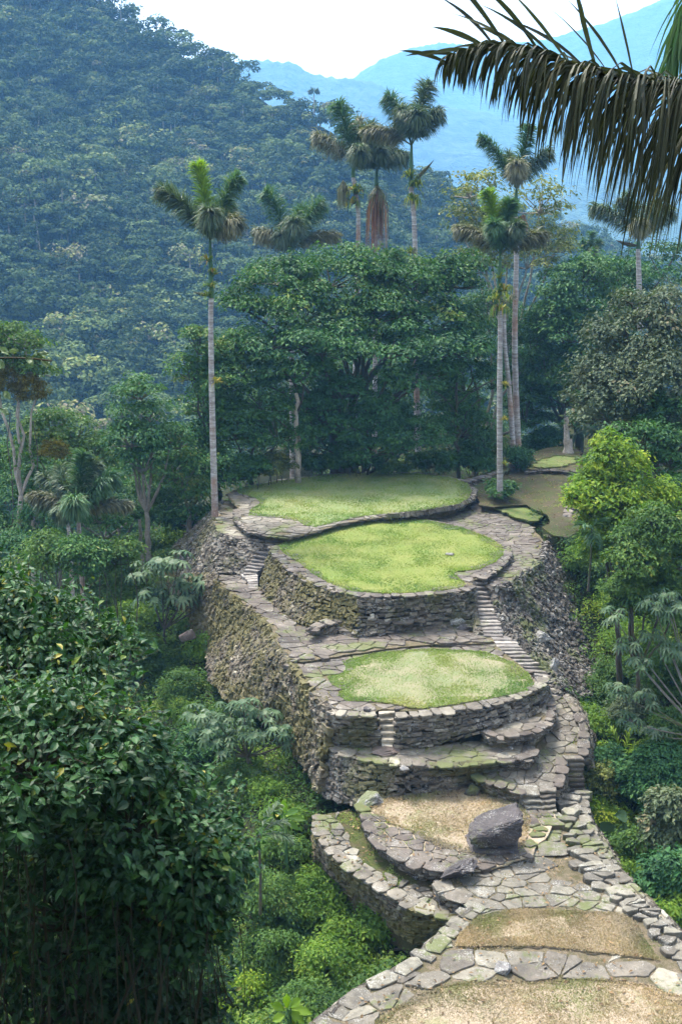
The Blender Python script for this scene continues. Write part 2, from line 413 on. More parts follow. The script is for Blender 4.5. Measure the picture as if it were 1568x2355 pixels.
def clip(poly, nx, ny, d):
    out = []
    n = len(poly)
    for i in range(n):
        a, b = poly[i - 1], poly[i]
        da = a[0] * nx + a[1] * ny - d; db = b[0] * nx + b[1] * ny - d
        if (da <= 0) != (db <= 0):
            t = da / (da - db)
            out.append((a[0] + t * (b[0] - a[0]), a[1] + t * (b[1] - a[1])))
        if db <= 0: out.append(b)
    return out

def flagstones(mb, P, cell=0.55, gap=0.02, th=0.025, aspect=1.4, ang=0.0, dz=0.03, hole=None, tilt=0.02, keep=1.0, thick=0.12, inset=True):
    """irregular slabs: one clipped cell per jittered seed, cut to the outline where they meet it"""
    P = np.asarray(P, float); co = plane(P)
    ca, sa = math.cos(ang), math.sin(ang)
    def to(p): return np.c_[(p[:, 0] * ca + p[:, 1] * sa) / aspect, -p[:, 0] * sa + p[:, 1] * ca]
    def fr(x, y): x = x * aspect; return x * ca - y * sa, x * sa + y * ca
    Q = to(P[:, :2])
    x0, y0 = Q.min(0) - cell; x1, y1 = Q.max(0) + cell
    xs = np.arange(x0, x1, cell); ys = np.arange(y0, y1, cell)
    G = np.array([[x + (0.5 * cell if j % 2 else 0), y] for j, y in enumerate(ys) for x in xs])
    G += RNG.uniform(-0.5, 0.5, G.shape) * cell
    G = G[RNG.uniform(0, 1, len(G)) > 0.26]
    GP = np.array([fr(a, b) for a, b in G])
    ins = in_poly(GP[:, 0], GP[:, 1], P)
    if hole is not None: 
        for h in (hole if isinstance(hole, list) else [hole]):
            hc = h.mean(0); ins &= ~in_poly(GP[:, 0], GP[:, 1], hc + (h - hc) * 0.93)
    for i in np.where(ins)[0]:
        if RNG.random() > keep: continue
        c = G[i]
        d2 = ((G - c) ** 2).sum(1); nb = np.argsort(d2)[1:20]
        R = cell * 1.5
        poly = [(c[0] - R, c[1] - R), (c[0] + R, c[1] - R), (c[0] + R, c[1] + R), (c[0] - R, c[1] + R)]
        for j in nb:
            e = G[j] - c; L = math.hypot(*e)
            if L < 1e-6: continue
            nx, ny = e / L
            m = (G[j] + c) / 2
            poly = clip(poly, nx, ny, m[0] * nx + m[1] * ny - gap * RNG.uniform(0.3, 1.1) / 2)
            if len(poly) < 3: break
        if len(poly) < 3: continue
        W = np.array([fr(a, b) for a, b in poly])
        if len(W) > 3:
            k = np.linalg.norm(W - np.roll(W, 1, 0), axis=1) > 0.04; W = W[k]
        if len(W) < 3: continue
        # pull corners that stand outside back towards the seed
        wc = W.mean(0)
        for _ in range(4):
            o_ = ~in_poly(W[:, 0], W[:, 1], P)
            if not o_.any(): break
            W[o_] = wc + (W[o_] - wc) * 0.78
        # cut straight edges into slightly uneven ones
        W2 = []
        for k in range(len(W)):
            a, b = W[k], W[(k + 1) % len(W)]
            W2.append(a * 0.92 + b * 0.08 if len(W) > 3 else a); 
            Lab = np.linalg.norm(b - a)
            for q_ in ([.3, .5, .72] if Lab > .35 else [.5] if Lab > .15 else []): W2.append(a * (1 - q_) + b * q_ + RNG.uniform(-.05, .05, 2) * min(.5, Lab))
            W2.append(a * 0.08 + b * 0.92)
        W = np.array(W2); n = len(W)
        tx, ty = RNG.uniform(-tilt, tilt, 2); h = RNG.uniform(0, th)
        def z(w): return w[:, 0] * co[0] + w[:, 1] * co[1] + co[2] + dz + h + (w[:, 0] - wc[0]) * tx + (w[:, 1] - wc[1]) * ty
        e = 0.018
        Wi = wc + (W - wc) * (1 - e / max(0.08, np.linalg.norm(W - wc, axis=1).mean()))
        zt = z(Wi) + RNG.uniform(-.004, .004, n)
        zo = z(W) - 0.022
        V = np.vstack([np.c_[Wi, zt], np.c_[W, zo], np.c_[W, zo - thick]])
        t = RNG.beta(2, 2.2)
        mb.poly(V[:n], list(range(n)), t)
        ii = np.arange(n); jj = (ii + 1) % n
        mb.add(V[:2 * n], np.stack([jj, ii, n + ii, n + jj], 1)[:, ::-1][:, ::-1], t)
        mb.add(V[n:], np.stack([jj, ii, n + ii, n + jj], 1), t)

def block(mb, c, ax, ay, az, L, W, H, tint, jit=0.12, round_=0.28):
    """one rough stone: eight jittered corners with a chamfered outer face (ay points outward)"""
    s = np.array([[-1, -1], [1, -1], [1, 1], [-1, 1]], float)
    s0 = s * (1 + RNG.uniform(-jit, jit, (4, 2)))
    si = s0 * (1 - round_ * RNG.uniform(0.5, 1.2, (4, 1)))
    def lay(q, d): return c + q[:, :1] * ax * L / 2 + q[:, 1:] * az * H / 2 + ay * (d[:, None] if np.ndim(d) else d)
    back = lay(s0, -W * 0.6)
    f1 = lay(s0, W * 0.22 + RNG.uniform(-.1, .1, 4) * W)
    f2 = lay(si, W * 0.5 + RNG.uniform(-.12, .12, 4) * W)
    V = np.vstack([back, f1, f2])
    F = np.array([[0, 1, 5, 4], [1, 2, 6, 5], [2, 3, 7, 6], [3, 0, 4, 7], [4, 5, 9, 8], [5, 6, 10, 9], [6, 7, 11, 10], [7, 4, 8, 11], [8, 9, 10, 11]])
    mb.add(V, F, tint)

def dry_wall(mb, back, top, bot, sw=0.3, sh=0.13, out=None, rowjit=0.35, proud=0.06, closed_top=True, chaos=0.25):
    """dry stone facing between a top and a bottom line"""
    top = resample(top, n=60); bot = resample(bot, n=60)
    Hm = np.linalg.norm(top - bot, axis=1).max()
    rows = max(2, int(Hm / sh))
    toward = out
    Lm = max(np.linalg.norm(np.diff(top, axis=0), axis=1).sum(), np.linalg.norm(np.diff(bot, axis=0), axis=1).sum())
    # backing sheet
    nb = 60; nt_ = max(2, rows // 3)
    def surf(s, t):
        i = np.clip(s * (nb - 1), 0, nb - 1.001); k = int(i); fr = i - k
        a = top[k] * (1 - fr) + top[k + 1] * fr; b = bot[k] * (1 - fr) + bot[k + 1] * fr
        return a * (1 - t) + b * t
    def nrmal(s, t):
        e = 0.012
        ds = surf(min(s + e, 1), t) - surf(max(s - e, 0), t)
        dt = surf(s, 1.0) - surf(s, 0.0)
        n_ = np.cross(ds, dt); n_ = n_ / (np.linalg.norm(n_) + 1e-9)
        if np.dot(n_, toward) < 0: n_ = -n_
        return n_, ds / (np.linalg.norm(ds) + 1e-9)
    S, T = np.linspace(0, 1, nb), np.linspace(0, 1, nt_ + 1)
    V = np.array([surf(s, t) - nrmal(s, t)[0] * 0.10 for t in T for s in S])
    f = np.array([[j * nb + i, j * nb + i + 1, (j + 1) * nb + i + 1, (j + 1) * nb + i] for j in range(nt_) for i in range(nb - 1)])
    back.add(V, f)
    off = RNG.uniform(0, 100)
    for r in range(rows):
        s = RNG.uniform(-0.5, 0) * sw / Lm
        while s < 1:
            big = RNG.random()
            w = sw * (0.45 + 1.0 * RNG.random() ** 1.5) * (1.7 if big > 0.96 else 1)
            sc = min(0.9999, max(0.0, s + w / 2 / Lm))
            wob = noise.noise(Vector((sc * Lm * 0.35, r * 0.4, off))) * 1.3
            t = (r + 0.5 + wob + RNG.uniform(-rowjit, rowjit)) / rows
            loc_h = np.linalg.norm(surf(sc, 0) - surf(sc, 1))
            s += w / Lm * 0.93
            if t < 0 or t > 1.02: continue
            dens = loc_h / Hm
            if RNG.random() > dens * 1.25 + 0.05: continue
            p = surf(sc, min(t, 1)); n_, ds = nrmal(sc, min(t, 1))
            up = np.cross(n_, ds); up = up if up[2] > 0 else -up
            a = RNG.normal(0, chaos * 0.5)
            ax = ds * math.cos(a) + up * math.sin(a); az = -ds * math.sin(a) + up * math.cos(a)
            ay = nrm(n_ + RNG.normal(0, chaos * 0.5, 3))
            h = sh * RNG.uniform(0.75, 1.25) * (1.5 if big > 0.96 else 1)
            t0 = RNG.beta(1.6, 2.2)
            block(mb, p + n_ * RNG.uniform(-0.5, 1) * proud, ax, ay, az, w * 0.95, sh * 1.7, h, t0)

def coping(mb, line, width=0.45, L=0.6, th=0.09, out=(0, -1, 0), over=0.08, dz=0.02, it=1, tint=(2, 2.2)):
    """flat capstones laid along the top of a wall, sticking out past its face"""
    line = smooth_poly(line, False, it) if it else np.asarray(line)
    d = np.linalg.norm(np.diff(line, axis=0), axis=1).sum()
    s = 0.0
    P = resample(line, step=0.08); n = len(P)
    while s < d:
        w = L * RNG.uniform(0.5, 1.35)
        a = P[min(n - 1, int(s / d * (n - 1)))]; b = P[min(n - 1, int(min(1, (s + w) / d) * (n - 1)))]
        s += w * 1.02
        if np.linalg.norm(b - a) < 0.08: continue
        e = nrm(b - a); side = np.cross(e, [0, 0, 1]); side = nrm(side)
        if np.dot(side, out) < 0: side = -side
        wd = width * RNG.uniform(0.7, 1.25); h = th * RNG.uniform(0.7, 1.4)
        c = (a + b) / 2 + side * (over + RNG.uniform(-.05, .05)) + np.array([0, 0, dz + RNG.uniform(-.02, .025)])
        V = []
        for dzz, k in ((h / 2, 0.9), (h * 0.3, 1.0), (-h / 2, 0.97)):
            q = []
            for sx, sy in ((-1, 0), (-.6, .5), (1 * .6, .5), (1, 0), (.8, -1), (-.8, -1)):
                q.append(c + e * sx * w / 2 * k * 0.98 + side * sy * wd / 1.5 * k + np.array([0, 0, dzz]))
            V.append(q)
        V = np.array(V); V[:, :, :2] += RNG.uniform(-.025, .025, (1, 6, 2)); V = V.reshape(-1, 3)
        V[:, 2] += RNG.uniform(-.006, .006, 18)
        t = RNG.beta(*tint)
        mb.poly(V[:6], [5, 4, 3, 2, 1, 0] if True else None, t)
        ii = np.arange(6); jj = (ii + 1) % 6
        for o_ in (0, 6):
            mb.add(V[o_:o_ + 12], np.stack([ii, jj, 6 + jj, 6 + ii], 1), t)

def wall(label, top, bot, out, mat='wall', sw=0.3, sh=0.13, cope=True, cw=0.45, cope_mat='flag_dark', chaos=0.25, proud=0.06, cl=0.5, cth=0.07, base=None, group=None, rowjit=0.35, over=0.06):
    out = np.array(out, float)
    b = base if base is not None else bot[len(bot) // 2]
    o = thing('retaining_wall', label, 'wall', b, group)
    mb, bk = MB(), MB()
    dry_wall(mb, bk, top, bot, sw, sh, out, chaos=chaos, proud=proud, rowjit=rowjit)
    obj('masonry', mb, M[mat], o); obj('soil_core', bk, M['core'], o)
    if cope:
        c = MB(); coping(c, top, cw, cl, cth, out, over=over)
        obj('coping', c, M[cope_mat], o)
    return o

def stairs(label, Lp, Rp, n, tread=0.34, mat='step', over=0.0, rise=None, jit=0.03, name='stone_staircase', kind_mat=None):
    """steps between a left and a right line, one mesh per step"""
    Lp = resample(Lp, n=n); Rp = resample(Rp, n=n)
    o = thing(name, label, 'steps', (Lp[-1] + Rp[-1]) / 2)
    for i in range(n):
        a, b = Lp[i] + RNG.uniform(-jit, jit, 3), Rp[i] + RNG.uniform(-jit, jit, 3)
        a[2] = Lp[i][2] + RNG.uniform(-.012, .012); b[2] = Rp[i][2] + RNG.uniform(-.012, .012)
        if i + 1 < n: dn = (Lp[i + 1] + Rp[i + 1] - Lp[i] - Rp[i]) / 2
        else: dn = (Lp[i] + Rp[i] - Lp[i - 1] - Rp[i - 1]) / 2
        r = abs(dn[2]) if rise is None else rise
        fwd = dn * [1, 1, 0]; fwd = nrm(fwd) if np.linalg.norm(fwd) > 0.02 else np.array([0, -1, 0])
        mb = MB(); k = 5
        th = RNG.uniform(0.07, 0.10)
        t = np.linspace(0, 1, k)[:, None]
        front = a * (1 - t) + b * t + fwd * (tread * 0.5 + 0.03 + RNG.uniform(-.03, .03, (k, 1)))
        backl = a * (1 - t) + b * t - fwd * (tread * 0.75)
        z = np.array([0, 0, 1.0])
        rows = [backl, front - fwd * 0.03, front - z * 0.022, front - z * th, front - fwd * 0.06 - z * (th + 0.01), front - fwd * 0.07 - z * (r * 1.6 + 0.12)]
        V = np.array(rows); V[1:4] += RNG.uniform(-.008, .008, V[1:4].shape)
        m = len(rows); V = V.reshape(-1, 3)
        f = np.array([[j * k + i2, (j + 1) * k + i2, (j + 1) * k + i2 + 1, j * k + i2 + 1] for j in range(m - 1) for i2 in range(k - 1)])
        mb.add(V, f, RNG.beta(2, 2))
        # ends
        for e in (0, k - 1):
            idx = [j * k + e for j in range(m)]
            q = V[idx]; q = np.vstack([q, [q[0] - z * (r * 1.6 + 0.12)]])
            mb.poly(q, list(range(len(q))), 0.4)
        obj('step', mb, M[mat], o)
    return o

def rock(name, label, c, size, mat, seed=0, rot=0.0, tilt=0.0, rough_=0.16, pts=None, group=None, cat='rock', parent=None, lvl=2):
    bm = bmesh.new(); rs = np.random.default_rng(seed)
    P = pts if pts is not None else [nrm(rs.normal(0, 1, 3)) * rs.uniform(0.75, 1.1) for _ in range(15)]
    for p in P: bm.verts.new(Vector(p))
    r = bmesh.ops.convex_hull(bm, input=bm.verts)
    junk = [g for g in r['geom_interior'] + r['geom_unused'] if isinstance(g, bmesh.types.BMVert) and g.is_valid]
    if junk: bmesh.ops.delete(bm, geom=list(set(junk)), context='VERTS')
    for _ in range(lvl + 1):
        bmesh.ops.subdivide_edges(bm, edges=bm.edges[:], cuts=1, use_grid_fill=True, smooth=0.10 if _ < 2 else 0.0)
    V = np.array([v.co[:] for v in bm.verts])
    bm.verts.index_update()
    Fc = [[v.index for v in f.verts] for f in bm.faces]
    bm.free()
    for i, v in enumerate(V):
        q = Vector(v) * 1.7 + Vector((seed * 3.1, 0, 0))
        d = noise.noise(q) * rough_ + noise.noise(q * 2.7) * rough_ * 0.6 - abs(noise.noise(q * 5 + Vector((0, 0, q.z * 6)))) * rough_ * 0.75 + noise.noise(q * 13) * rough_ * 0.2
        V[i] = v * (1 + d)
    V = V * np.asarray(size)
    ct, st = math.cos(tilt), math.sin(tilt); cr, sr = math.cos(rot), math.sin(rot)
    V = V @ np.array([[ct, 0, st], [0, 1, 0], [-st, 0, ct]]).T @ np.array([[cr, -sr, 0], [sr, cr, 0], [0, 0, 1]]).T
    mb = MB(); mb.add(V + np.asarray(c), np.zeros((0, 3), int))
    for k in (3, 4):
        f = [q for q in Fc if len(q) == k]
        if f: mb.f.append(np.array(f)); mb.t.append(np.full(len(f), rs.uniform(0.2, 0.8)))
    return obj(name, mb, M[mat], parent) if parent else tag(obj(name, mb, M[mat], origin=tuple(np.asarray(c) - [0, 0, size[2] * 0.8])), label, cat, group)

# ================================================================== THE TERRACES
zT1, zRing, zT2, zUp, zL3, zT3 = -14.15, -14.5, -14.5, -14.75, -16.3, -16.45
zL4, zL5, zL6, zPl = -18.0, -19.05, -19.62, -19.2

# --- upper terrace
t1_out = A([(220,147),(300,122),(400,103),(600,80),(760,71),(900,76),(1020,88),(1095,108),(1118,140),(1108,172),(1060,200),(930,222),(800,238),(690,250),(600,272),(545,292),(440,313),(360,305),(292,288),(252,250),(262,212),(225,172)], zT1)
t1_lawn = A([(255,137),(400,112),(600,87),(760,78),(900,84),(1020,97),(1082,115),(1100,145),(1090,172),(1060,192),(960,210),(850,223),(700,238),(610,260),(540,277),(500,270),(480,255),(400,240),(300,235),(305,215),(345,190),(325,172),(300,165),(265,155)], zT1)
sheet('upper_terrace_ground', t1_out, M['joint'], 1.2)
mb = MB(); flagstones(mb, t1_out, 0.38, hole=t1_lawn, keep=0.97); tag(obj('upper_terrace_paving', mb, M['flag']), kind='structure')
sheet('upper_terrace_lawn', t1_lawn, M['lawn'], 0.3, dz=0.07, step=0.2, amp=0.05, dome=1)
# --- ring path round its left side
ring = A([(262,212),(252,250),(292,290),(360,306),(440,316),(420,335),(385,330),(300,318),(225,310),(174,291),(170,262),(182,225),(200,192),(222,172)], zRing)
sheet('ring_path_ground', ring, M['joint'], 2.0, dz=-0.02)
mb = MB(); flagstones(mb, ring, 0.4, aspect=1.6, dz=0.015); tag(obj('ring_path', mb, M['flag']), kind='structure')
# --- wide path round the right side and saddle between the two
up = A([(430,316),(540,288),(690,247),(800,234),(930,218),(1060,200),(1108,176),(1190,196),(1240,208),(1290,240),(1340,288),(1372,330),(1362,385),(1320,422),(1225,487),(1165,492),(1140,478),(1120,440),(1000,400),(700,330)], zUp)
sheet('upper_path_ground', up, M['joint'], 2.2, dz=-0.02)
mb = MB(); flagstones(mb, up, 0.35, aspect=1.5, ang=0.3, dz=0.015); tag(obj('upper_path', mb, M['flag_dark']), kind='structure')
# --- middle terrace
t2_out = A([(383,345),(410,325),(500,297),(580,275),(650,260),(780,247),(950,247),(1080,270),(1180,315),(1232,348),(1240,385),(1190,432),(1140,462),(1116,466),(1112,475),(1112,495),(1080,508),(950,522),(800,527),(700,527),(600,502),(500,463),(430,410),(395,375)], zT2)
t2_lawn = A([(412,345),(460,318),(500,303),(650,268),(780,255),(940,253),(1070,280),(1170,320),(1215,350),(1220,375),(1190,405),(1130,432),(1095,436),(1035,441),(1055,460),(1085,485),(1070,498),(950,513),(800,520),(670,510),(590,480),(530,445),(480,405),(430,375)], zT2)
sheet('middle_terrace_ground', t2_out, M['joint'], 1.9, step=0.25, amp=0.03, it=0)
mb = MB(); flagstones(mb, t2_out, 0.42, hole=t2_lawn, keep=0.98); tag(obj('middle_terrace_paving', mb, M['flag_dark']), kind='structure')
sheet('middle_terrace_lawn', t2_lawn, M['lawn_yellow'], 0.3, dz=0.07, step=0.2, amp=0.06, dome=1)
# --- the path before the middle terrace
l3 = A([(180,452),(225,446),(275,452),(295,470),(335,498),(400,560),(470,612),(530,648),(620,650),(700,670),(850,645),(1000,635),(1105,630),(1130,660),(1190,668),(1190,694),(1050,697),(900,702),(750,720),(600,748),(458,768),(430,730),(400,705),(382,640),(330,592),(228,508),(190,480)], zL3)
sheet('middle_path_ground', l3, M['joint'], 2.5, dz=-0.02)
mb = MB(); flagstones(mb, l3, 0.40, aspect=1.5, ang=-0.35, dz=0.02, th=0.03); tag(obj('middle_path', mb, M['flag_dark']), kind='structure')
# --- lower terrace
t3_out = A([(440,762),(600,742),(750,714),(900,698),(1180,690),(1215,722),(1270,765),(1325,815),(1348,850),(1338,878),(1250,908),(1120,925),(1000,942),(900,943),(838,943),(832,938),(766,938),(752,950),(690,955),(620,943),(560,906),(500,838),(475,795)], zT3)
t3_lawn = A([(585,822),(640,812),(652,790),(640,768),(700,752),(750,740),(850,728),(960,722),(1150,733),(1240,767),(1305,808),(1328,850),(1295,878),(1200,897),(1050,922),(930,938),(880,936),(840,925),(800,918),(740,912),(660,912),(620,890),(640,870),(600,850)], zT3)
sheet('lower_terrace_ground', t3_out, M['joint'], 1.8, dz=0.0, step=0.25, amp=0.03, it=0)
mb = MB(); flagstones(mb, t3_out, 0.42, hole=t3_lawn, keep=0.9, gap=0.05); tag(obj('lower_terrace_paving', mb, M['flag_dark']), kind='structure')
sheet('lower_terrace_lawn', t3_lawn, M['lawn_dry'], 0.3, dz=0.07, step=0.2, amp=0.06, dome=1)

# --- narrow ledges below it
led = A([(815,158),(900,128),(980,105),(1040,70),(1066,80),(1062,120),(1000,168),(900,182),(828,180)], -17.25, Z2)
sheet('upper_ledge_ground', led, M['joint'], 0.9, it=0)
mb = MB(); flagstones(mb, led, 0.36, aspect=1.5, ang=0.3); tag(obj('upper_ledge_paving', mb, M['flag']), kind='structure')
l4 = A([(240,205),(300,215),(470,228),(640,210),(820,190),(985,190),(1000,225),(980,262),(850,272),(725,285),(600,285),(480,282),(400,278),(320,256),(255,238)], zL4, Z2)
sheet('lower_ledge_ground', l4, M['joint'], 1.2, it=0)
mb = MB(); flagstones(mb, l4, 0.38, aspect=1.5); tag(obj('lower_ledge_paving', mb, M['flag']), kind='structure')

# --- path falling along the right side
def slope_z(y): return -17.32 - 0.85 * (38.5 - y) / 3.9
def on_slope(pts, tr=Z2):
    out = []
    for p in pts:
        u, v = tr(p); z = -18.0
        for _ in range(30): z = slope_z(PZ(u, v, z)[1])
        out.append(PZ(u, v, z))
    return np.array(out)
rp = on_slope([(1062,20),(1125,28),(1168,95),(1192,150),(1190,246),(1113,252),(1112,300),(1085,370),(1020,386),(945,384),(890,372),(800,345),(772,326),(860,300),(975,290),(1000,230),(1055,165),(1076,120),(1066,60)])
sheet('right_path_ground', rp, M['joint'], 1.6, it=0)
mb = MB(); flagstones(mb, rp, 0.29, aspect=1.4, ang=0.2); tag(obj('right_path', mb, M['flag']), kind='structure')

# --- half-moon yard of worn grass
hm = A([(340,432),(420,415),(540,395),(620,385),(740,368),(780,368),(950,418),(1010,440),(1080,470),(1085,500),(985,640),(800,690),(735,690),(650,688),(560,678),(470,635),(400,575),(368,512),(352,455)], zL5, Z2)
hm_l = A([(380,440),(450,415),(620,395),(740,378),(800,380),(950,425),(985,500),(960,600),(800,640),(730,622),(640,605),(560,560),(470,520),(400,480)], zL5, Z2)
sheet('half_moon_ground', hm, M['dry'], 0.9, it=0)
mb = MB(); flagstones(mb, hm, 0.36, hole=hm_l, aspect=1.4, ang=-0.3, gap=0.04); tag(obj('half_moon_paving', mb, M['flag_dark']), kind='structure')
sheet('half_moon_lawn', hm_l, M['dry'], 0.2, dz=0.055, step=0.18, amp=0.11, dome=1)
# --- crescent path outside it
cr = A([(180,478),(300,455),(345,470),(365,560),(420,622),(500,680),(560,712),(620,730),(640,760),(700,800),(720,850),(690,868),(658,868),(560,842),(440,770),(330,702),(240,632),(178,548)], zL6, Z2)
sheet('crescent_path_ground', cr, M['earth'], 2.0, it=0, dz=-0.02)
cr2 = A([(180,478),(240,480),(300,560),(360,640),(450,705),(540,740),(640,770),(700,810),(715,850),(690,868),(658,868),(560,842),(440,770),(330,702),(240,632),(178,548)], zL6, Z2)
mb = MB(); flagstones(mb, cr2, 0.30, aspect=1.3, gap=0.05, ang=-0.6); tag(obj('crescent_path', mb, M['flag_pale']), kind='structure')

# --- plaza
pl = A([(636,738),(690,690),(740,655),(800,650),(930,620),(960,540),(980,500),(1000,470),(1080,462),(1110,480),(1170,480),(1210,525),(1245,585),(1295,690),(1365,762),(1455,842),(1490,880),(1530,960),(1575,1060),(1625,1180),(1660,1300),(1660,1420),(120,1420),(120,1330),(205,1262),(335,1155),(545,1052),(605,990),(690,900),(785,818),(720,800),(650,778)], zPl, Z2)
g1 = A([(705,985),(718,940),(790,872),(850,855),(930,842),(1100,848),(1330,858),(1390,895),(1420,960),(1480,1040),(1400,1025),(1220,1005),(1050,985),(900,983),(780,985)], zPl, Z2)
g2 = A([(430,1250),(500,1205),(570,1165),(680,1135),(760,1118),(1000,1124),(1200,1108),(1330,1120),(1420,1130),(1500,1165),(1660,1180),(1660,1400),(250,1400),(330,1310)], zPl, Z2)
sheet('plaza_ground', pl, M['joint'], 1.5, it=0)
row = A([(545,1052),(605,1000),(700,985),(780,985),(900,983),(1050,985),(1220,1005),(1400,1025),(1500,1060),(1600,1100),(1650,1200),(1500,1165),(1330,1120),(1200,1108),(1000,1124),(760,1118),(600,1160),(500,1200),(430,1250),(330,1330),(140,1330),(205,1262),(335,1155)], zPl, Z2)
mb = MB(); flagstones(mb, row, 0.66, hole=None, aspect=1.15, ang=0.05, gap=0.05, th=0.05, dz=0.02); tag(obj('plaza_slab_row', mb, M['flag']), kind='structure')
front = A([(636,738),(690,690),(740,655),(800,650),(930,620),(960,540),(980,500),(1000,470),(1080,462),(1105,480),(1115,720),(1300,770),(1380,860),(1330,858),(1100,848),(930,842),(790,872),(718,940),(705,985),(605,990),(690,900),(785,818),(720,800),(650,778)], zPl, Z2)
mb = MB(); flagstones(mb, front, 0.39, aspect=1.5, gap=0.04, dz=0.025); tag(obj('plaza_paving', mb, M['flag_pale']), kind='structure')
sheet('plaza_upper_grass', g1, M['dry'], 0.2, dz=0.055, step=0.16, amp=0.09, dome=1)
sheet('plaza_near_grass', g2, M['dry'], 0.2, dz=0.055, step=0.16, amp=0.09, dome=1)
# --- rough rim path on the right of the plaza
rim = A([(1088,392),(1195,392),(1180,440),(1200,520),(1245,585),(1295,690),(1365,762),(1455,842),(1500,890),(1540,960),(1575,1060),(1520,1040),(1470,990),(1420,905),(1340,855),(1280,790),(1140,722),(1125,640),(1115,540),(1070,480)], zPl + 0.06, Z2)
mb = MB(); flagstones(mb, rim, 0.27, aspect=1.9, gap=0.05, th=0.10, dz=0.06, tilt=0.12, thick=0.3, ang=0.1); tag(obj('rim_path', mb, M['flag_pale']), kind='structure')

# ------------------------------------------------------------------ retaining walls
wall('low kerb wall of dark flat stones round the left edge of the upper lawn', A([(256,212),(250,250),(290,290),(360,307),(440,315)], zT1), A([(254,216),(246,254),(286,296),(358,313),(440,320)], zRing), (-1, -1, 0), sw=0.3, sh=0.08, cw=0.35)
wall('thin kerb of upright stones between the upper lawn and the path saddle', A([(800,238),(930,222),(1060,200),(1108,172),(1118,140)], zT1 + 0.06), A([(800,241),(930,227),(1062,206),(1112,178),(1124,146)], zUp), (0.2, -1, 0), sw=0.22, sh=0.12, cope=False)
wall('low inner kerb wall along the right rim of the middle lawn', A([(1236,350),(1244,385),(1194,434),(1143,464)], zT2 + 0.02), A([(1243,356),(1250,392),(1200,442),(1148,474)], zUp), (1, -0.4, 0), sw=0.3, sh=0.1, cw=0.4)
wall('grey dry-stone front wall of the middle terrace', A([(700,527),(800,527),(950,522),(1080,508),(1114,493)], zT2), A([(690,676),(760,668),(850,652),(1000,642),(1112,636)], zL3), (0, -1, 0.1), sw=0.30, sh=0.125, mat='wall', cope_mat='flag_dark')
wall('slanting mossy rubble wall on the left side of the middle terrace', A([(383,347),(395,377),(430,412),(500,465),(600,504),(700,527)], zT2), A([(338,498),(395,560),(462,612),(528,650),(610,656),(690,678)], zL3), (-0.7, -1, 0.3), mat='wall_moss', sw=0.24, sh=0.14, chaos=0.5, rowjit=0.5)
wall('projecting stone footing under the front wall of the middle terrace', A([(525,655),(560,628),(640,608),(720,620),(800,622),(880,618)], zL3 + 0.62), A([(535,655),(575,662),(640,664),(690,682),(780,668),(880,652)], zL3), (0, -1, 0.2), sw=0.35, sh=0.15, cope=True, cw=0.6, chaos=0.4)
wall('steep battered rubble wall far left below the ring path', A([(205,180),(190,200),(178,230),(172,262),(175,291),(183,293)], zRing - 0.02), A([(118,285,-16.2),(60,330,-16.8),(0,375,-17.6),(-10,430,-18.0),(60,470,-17.6),(180,450,-16.35)], 0), (-1, -0.5, 0.5), mat='wall', sw=0.24, sh=0.17, chaos=0.7, cope=False, rowjit=0.5)
wall('rubble wall under the front of the ring path beside the ruined steps', A([(176,292),(225,311),(300,320),(350,326)], zRing - 0.02), A([(180,448),(215,446),(255,450),(290,456)], zL3), (-0.3, -1, 0.2), mat='wall', sw=0.25, sh=0.14, chaos=0.5, cope=True, cw=0.4)
wall('tall mossy battered wall falling down the left flank below the middle path', A([(183,452),(190,482),(228,510),(330,594),(382,642),(402,710),(432,735),(458,770),(475,797),(500,840),(560,908),(600,935)], zL3 - 0.05), A([(-10,440,-18.1),(20,530,-18.8),(60,600,-19.4),(150,720,-19.8),(160,830,-19.7),(225,905,-19.6),(330,965,-19.5),(430,1010,-19.5),(470,1090,-19.5),(510,1150,-19.6),(560,1240,-19.6)], 0), (-1, -0.6, 0.5), mat='wall_moss', sw=0.24, sh=0.16, chaos=0.65, cope=False, rowjit=0.5, proud=0.09)
wall('front wall of the lower terrace left of its sunken steps', A([(200,62),(240,92),(300,98),(392,100)], zT3, Z2), A([(225,205),(255,215),(320,220),(400,222)], zL4, Z2), (-0.2, -1, 0.1), sw=0.32, sh=0.11, cope_mat='flag', cw=0.5)
wall('long curved front wall of the lower terrace right of its sunken steps', A([(474,98),(560,94),(620,88),(780,66),(900,40),(970,14),(1028,-18),(1040,-45)], zT3, Z2), A([(474,228,-18.0),(560,222,-18.0),(640,212,-18.0),(820,160,-17.3),(900,130,-17.3),(985,104,-17.3),(1040,66,-17.3),(1060,20,-17.3)], 0, Z2), (0.3, -1, 0.1), sw=0.32, sh=0.11, cope_mat='flag', cw=0.5)
wall('short retaining wall under the narrow upper ledge', A([(815,160),(828,180),(900,182),(1000,168),(1064,118),(1070,78),(1062,45)], -17.25, Z2), A([(815,195,-18.0),(828,205,-18.0),(900,205,-18.0),(990,200,-17.9),(1060,150,-17.8),(1076,105,-17.6),(1068,60,-17.5)], 0, Z2), (0.3, -1, 0.1), sw=0.3, sh=0.11, cope_mat='flag_dark', cw=0.4)
wall('long mossy wall under the lower ledge behind the half-moon yard', A([(200,150),(225,212),(255,240),(320,258),(400,280),(600,287),(725,287),(760,282)], zL4, Z2), A([(180,385,-19.7),(200,405,-19.7),(260,430,-19.6),(340,440,-19.2),(420,420,-19.1),(560,400,-19.1),(690,385,-19.1),(770,368,-19.1)], 0, Z2), (-0.2, -1, 0.1), sw=0.32, sh=0.12, cope_mat='flag', cw=0.5, chaos=0.35)
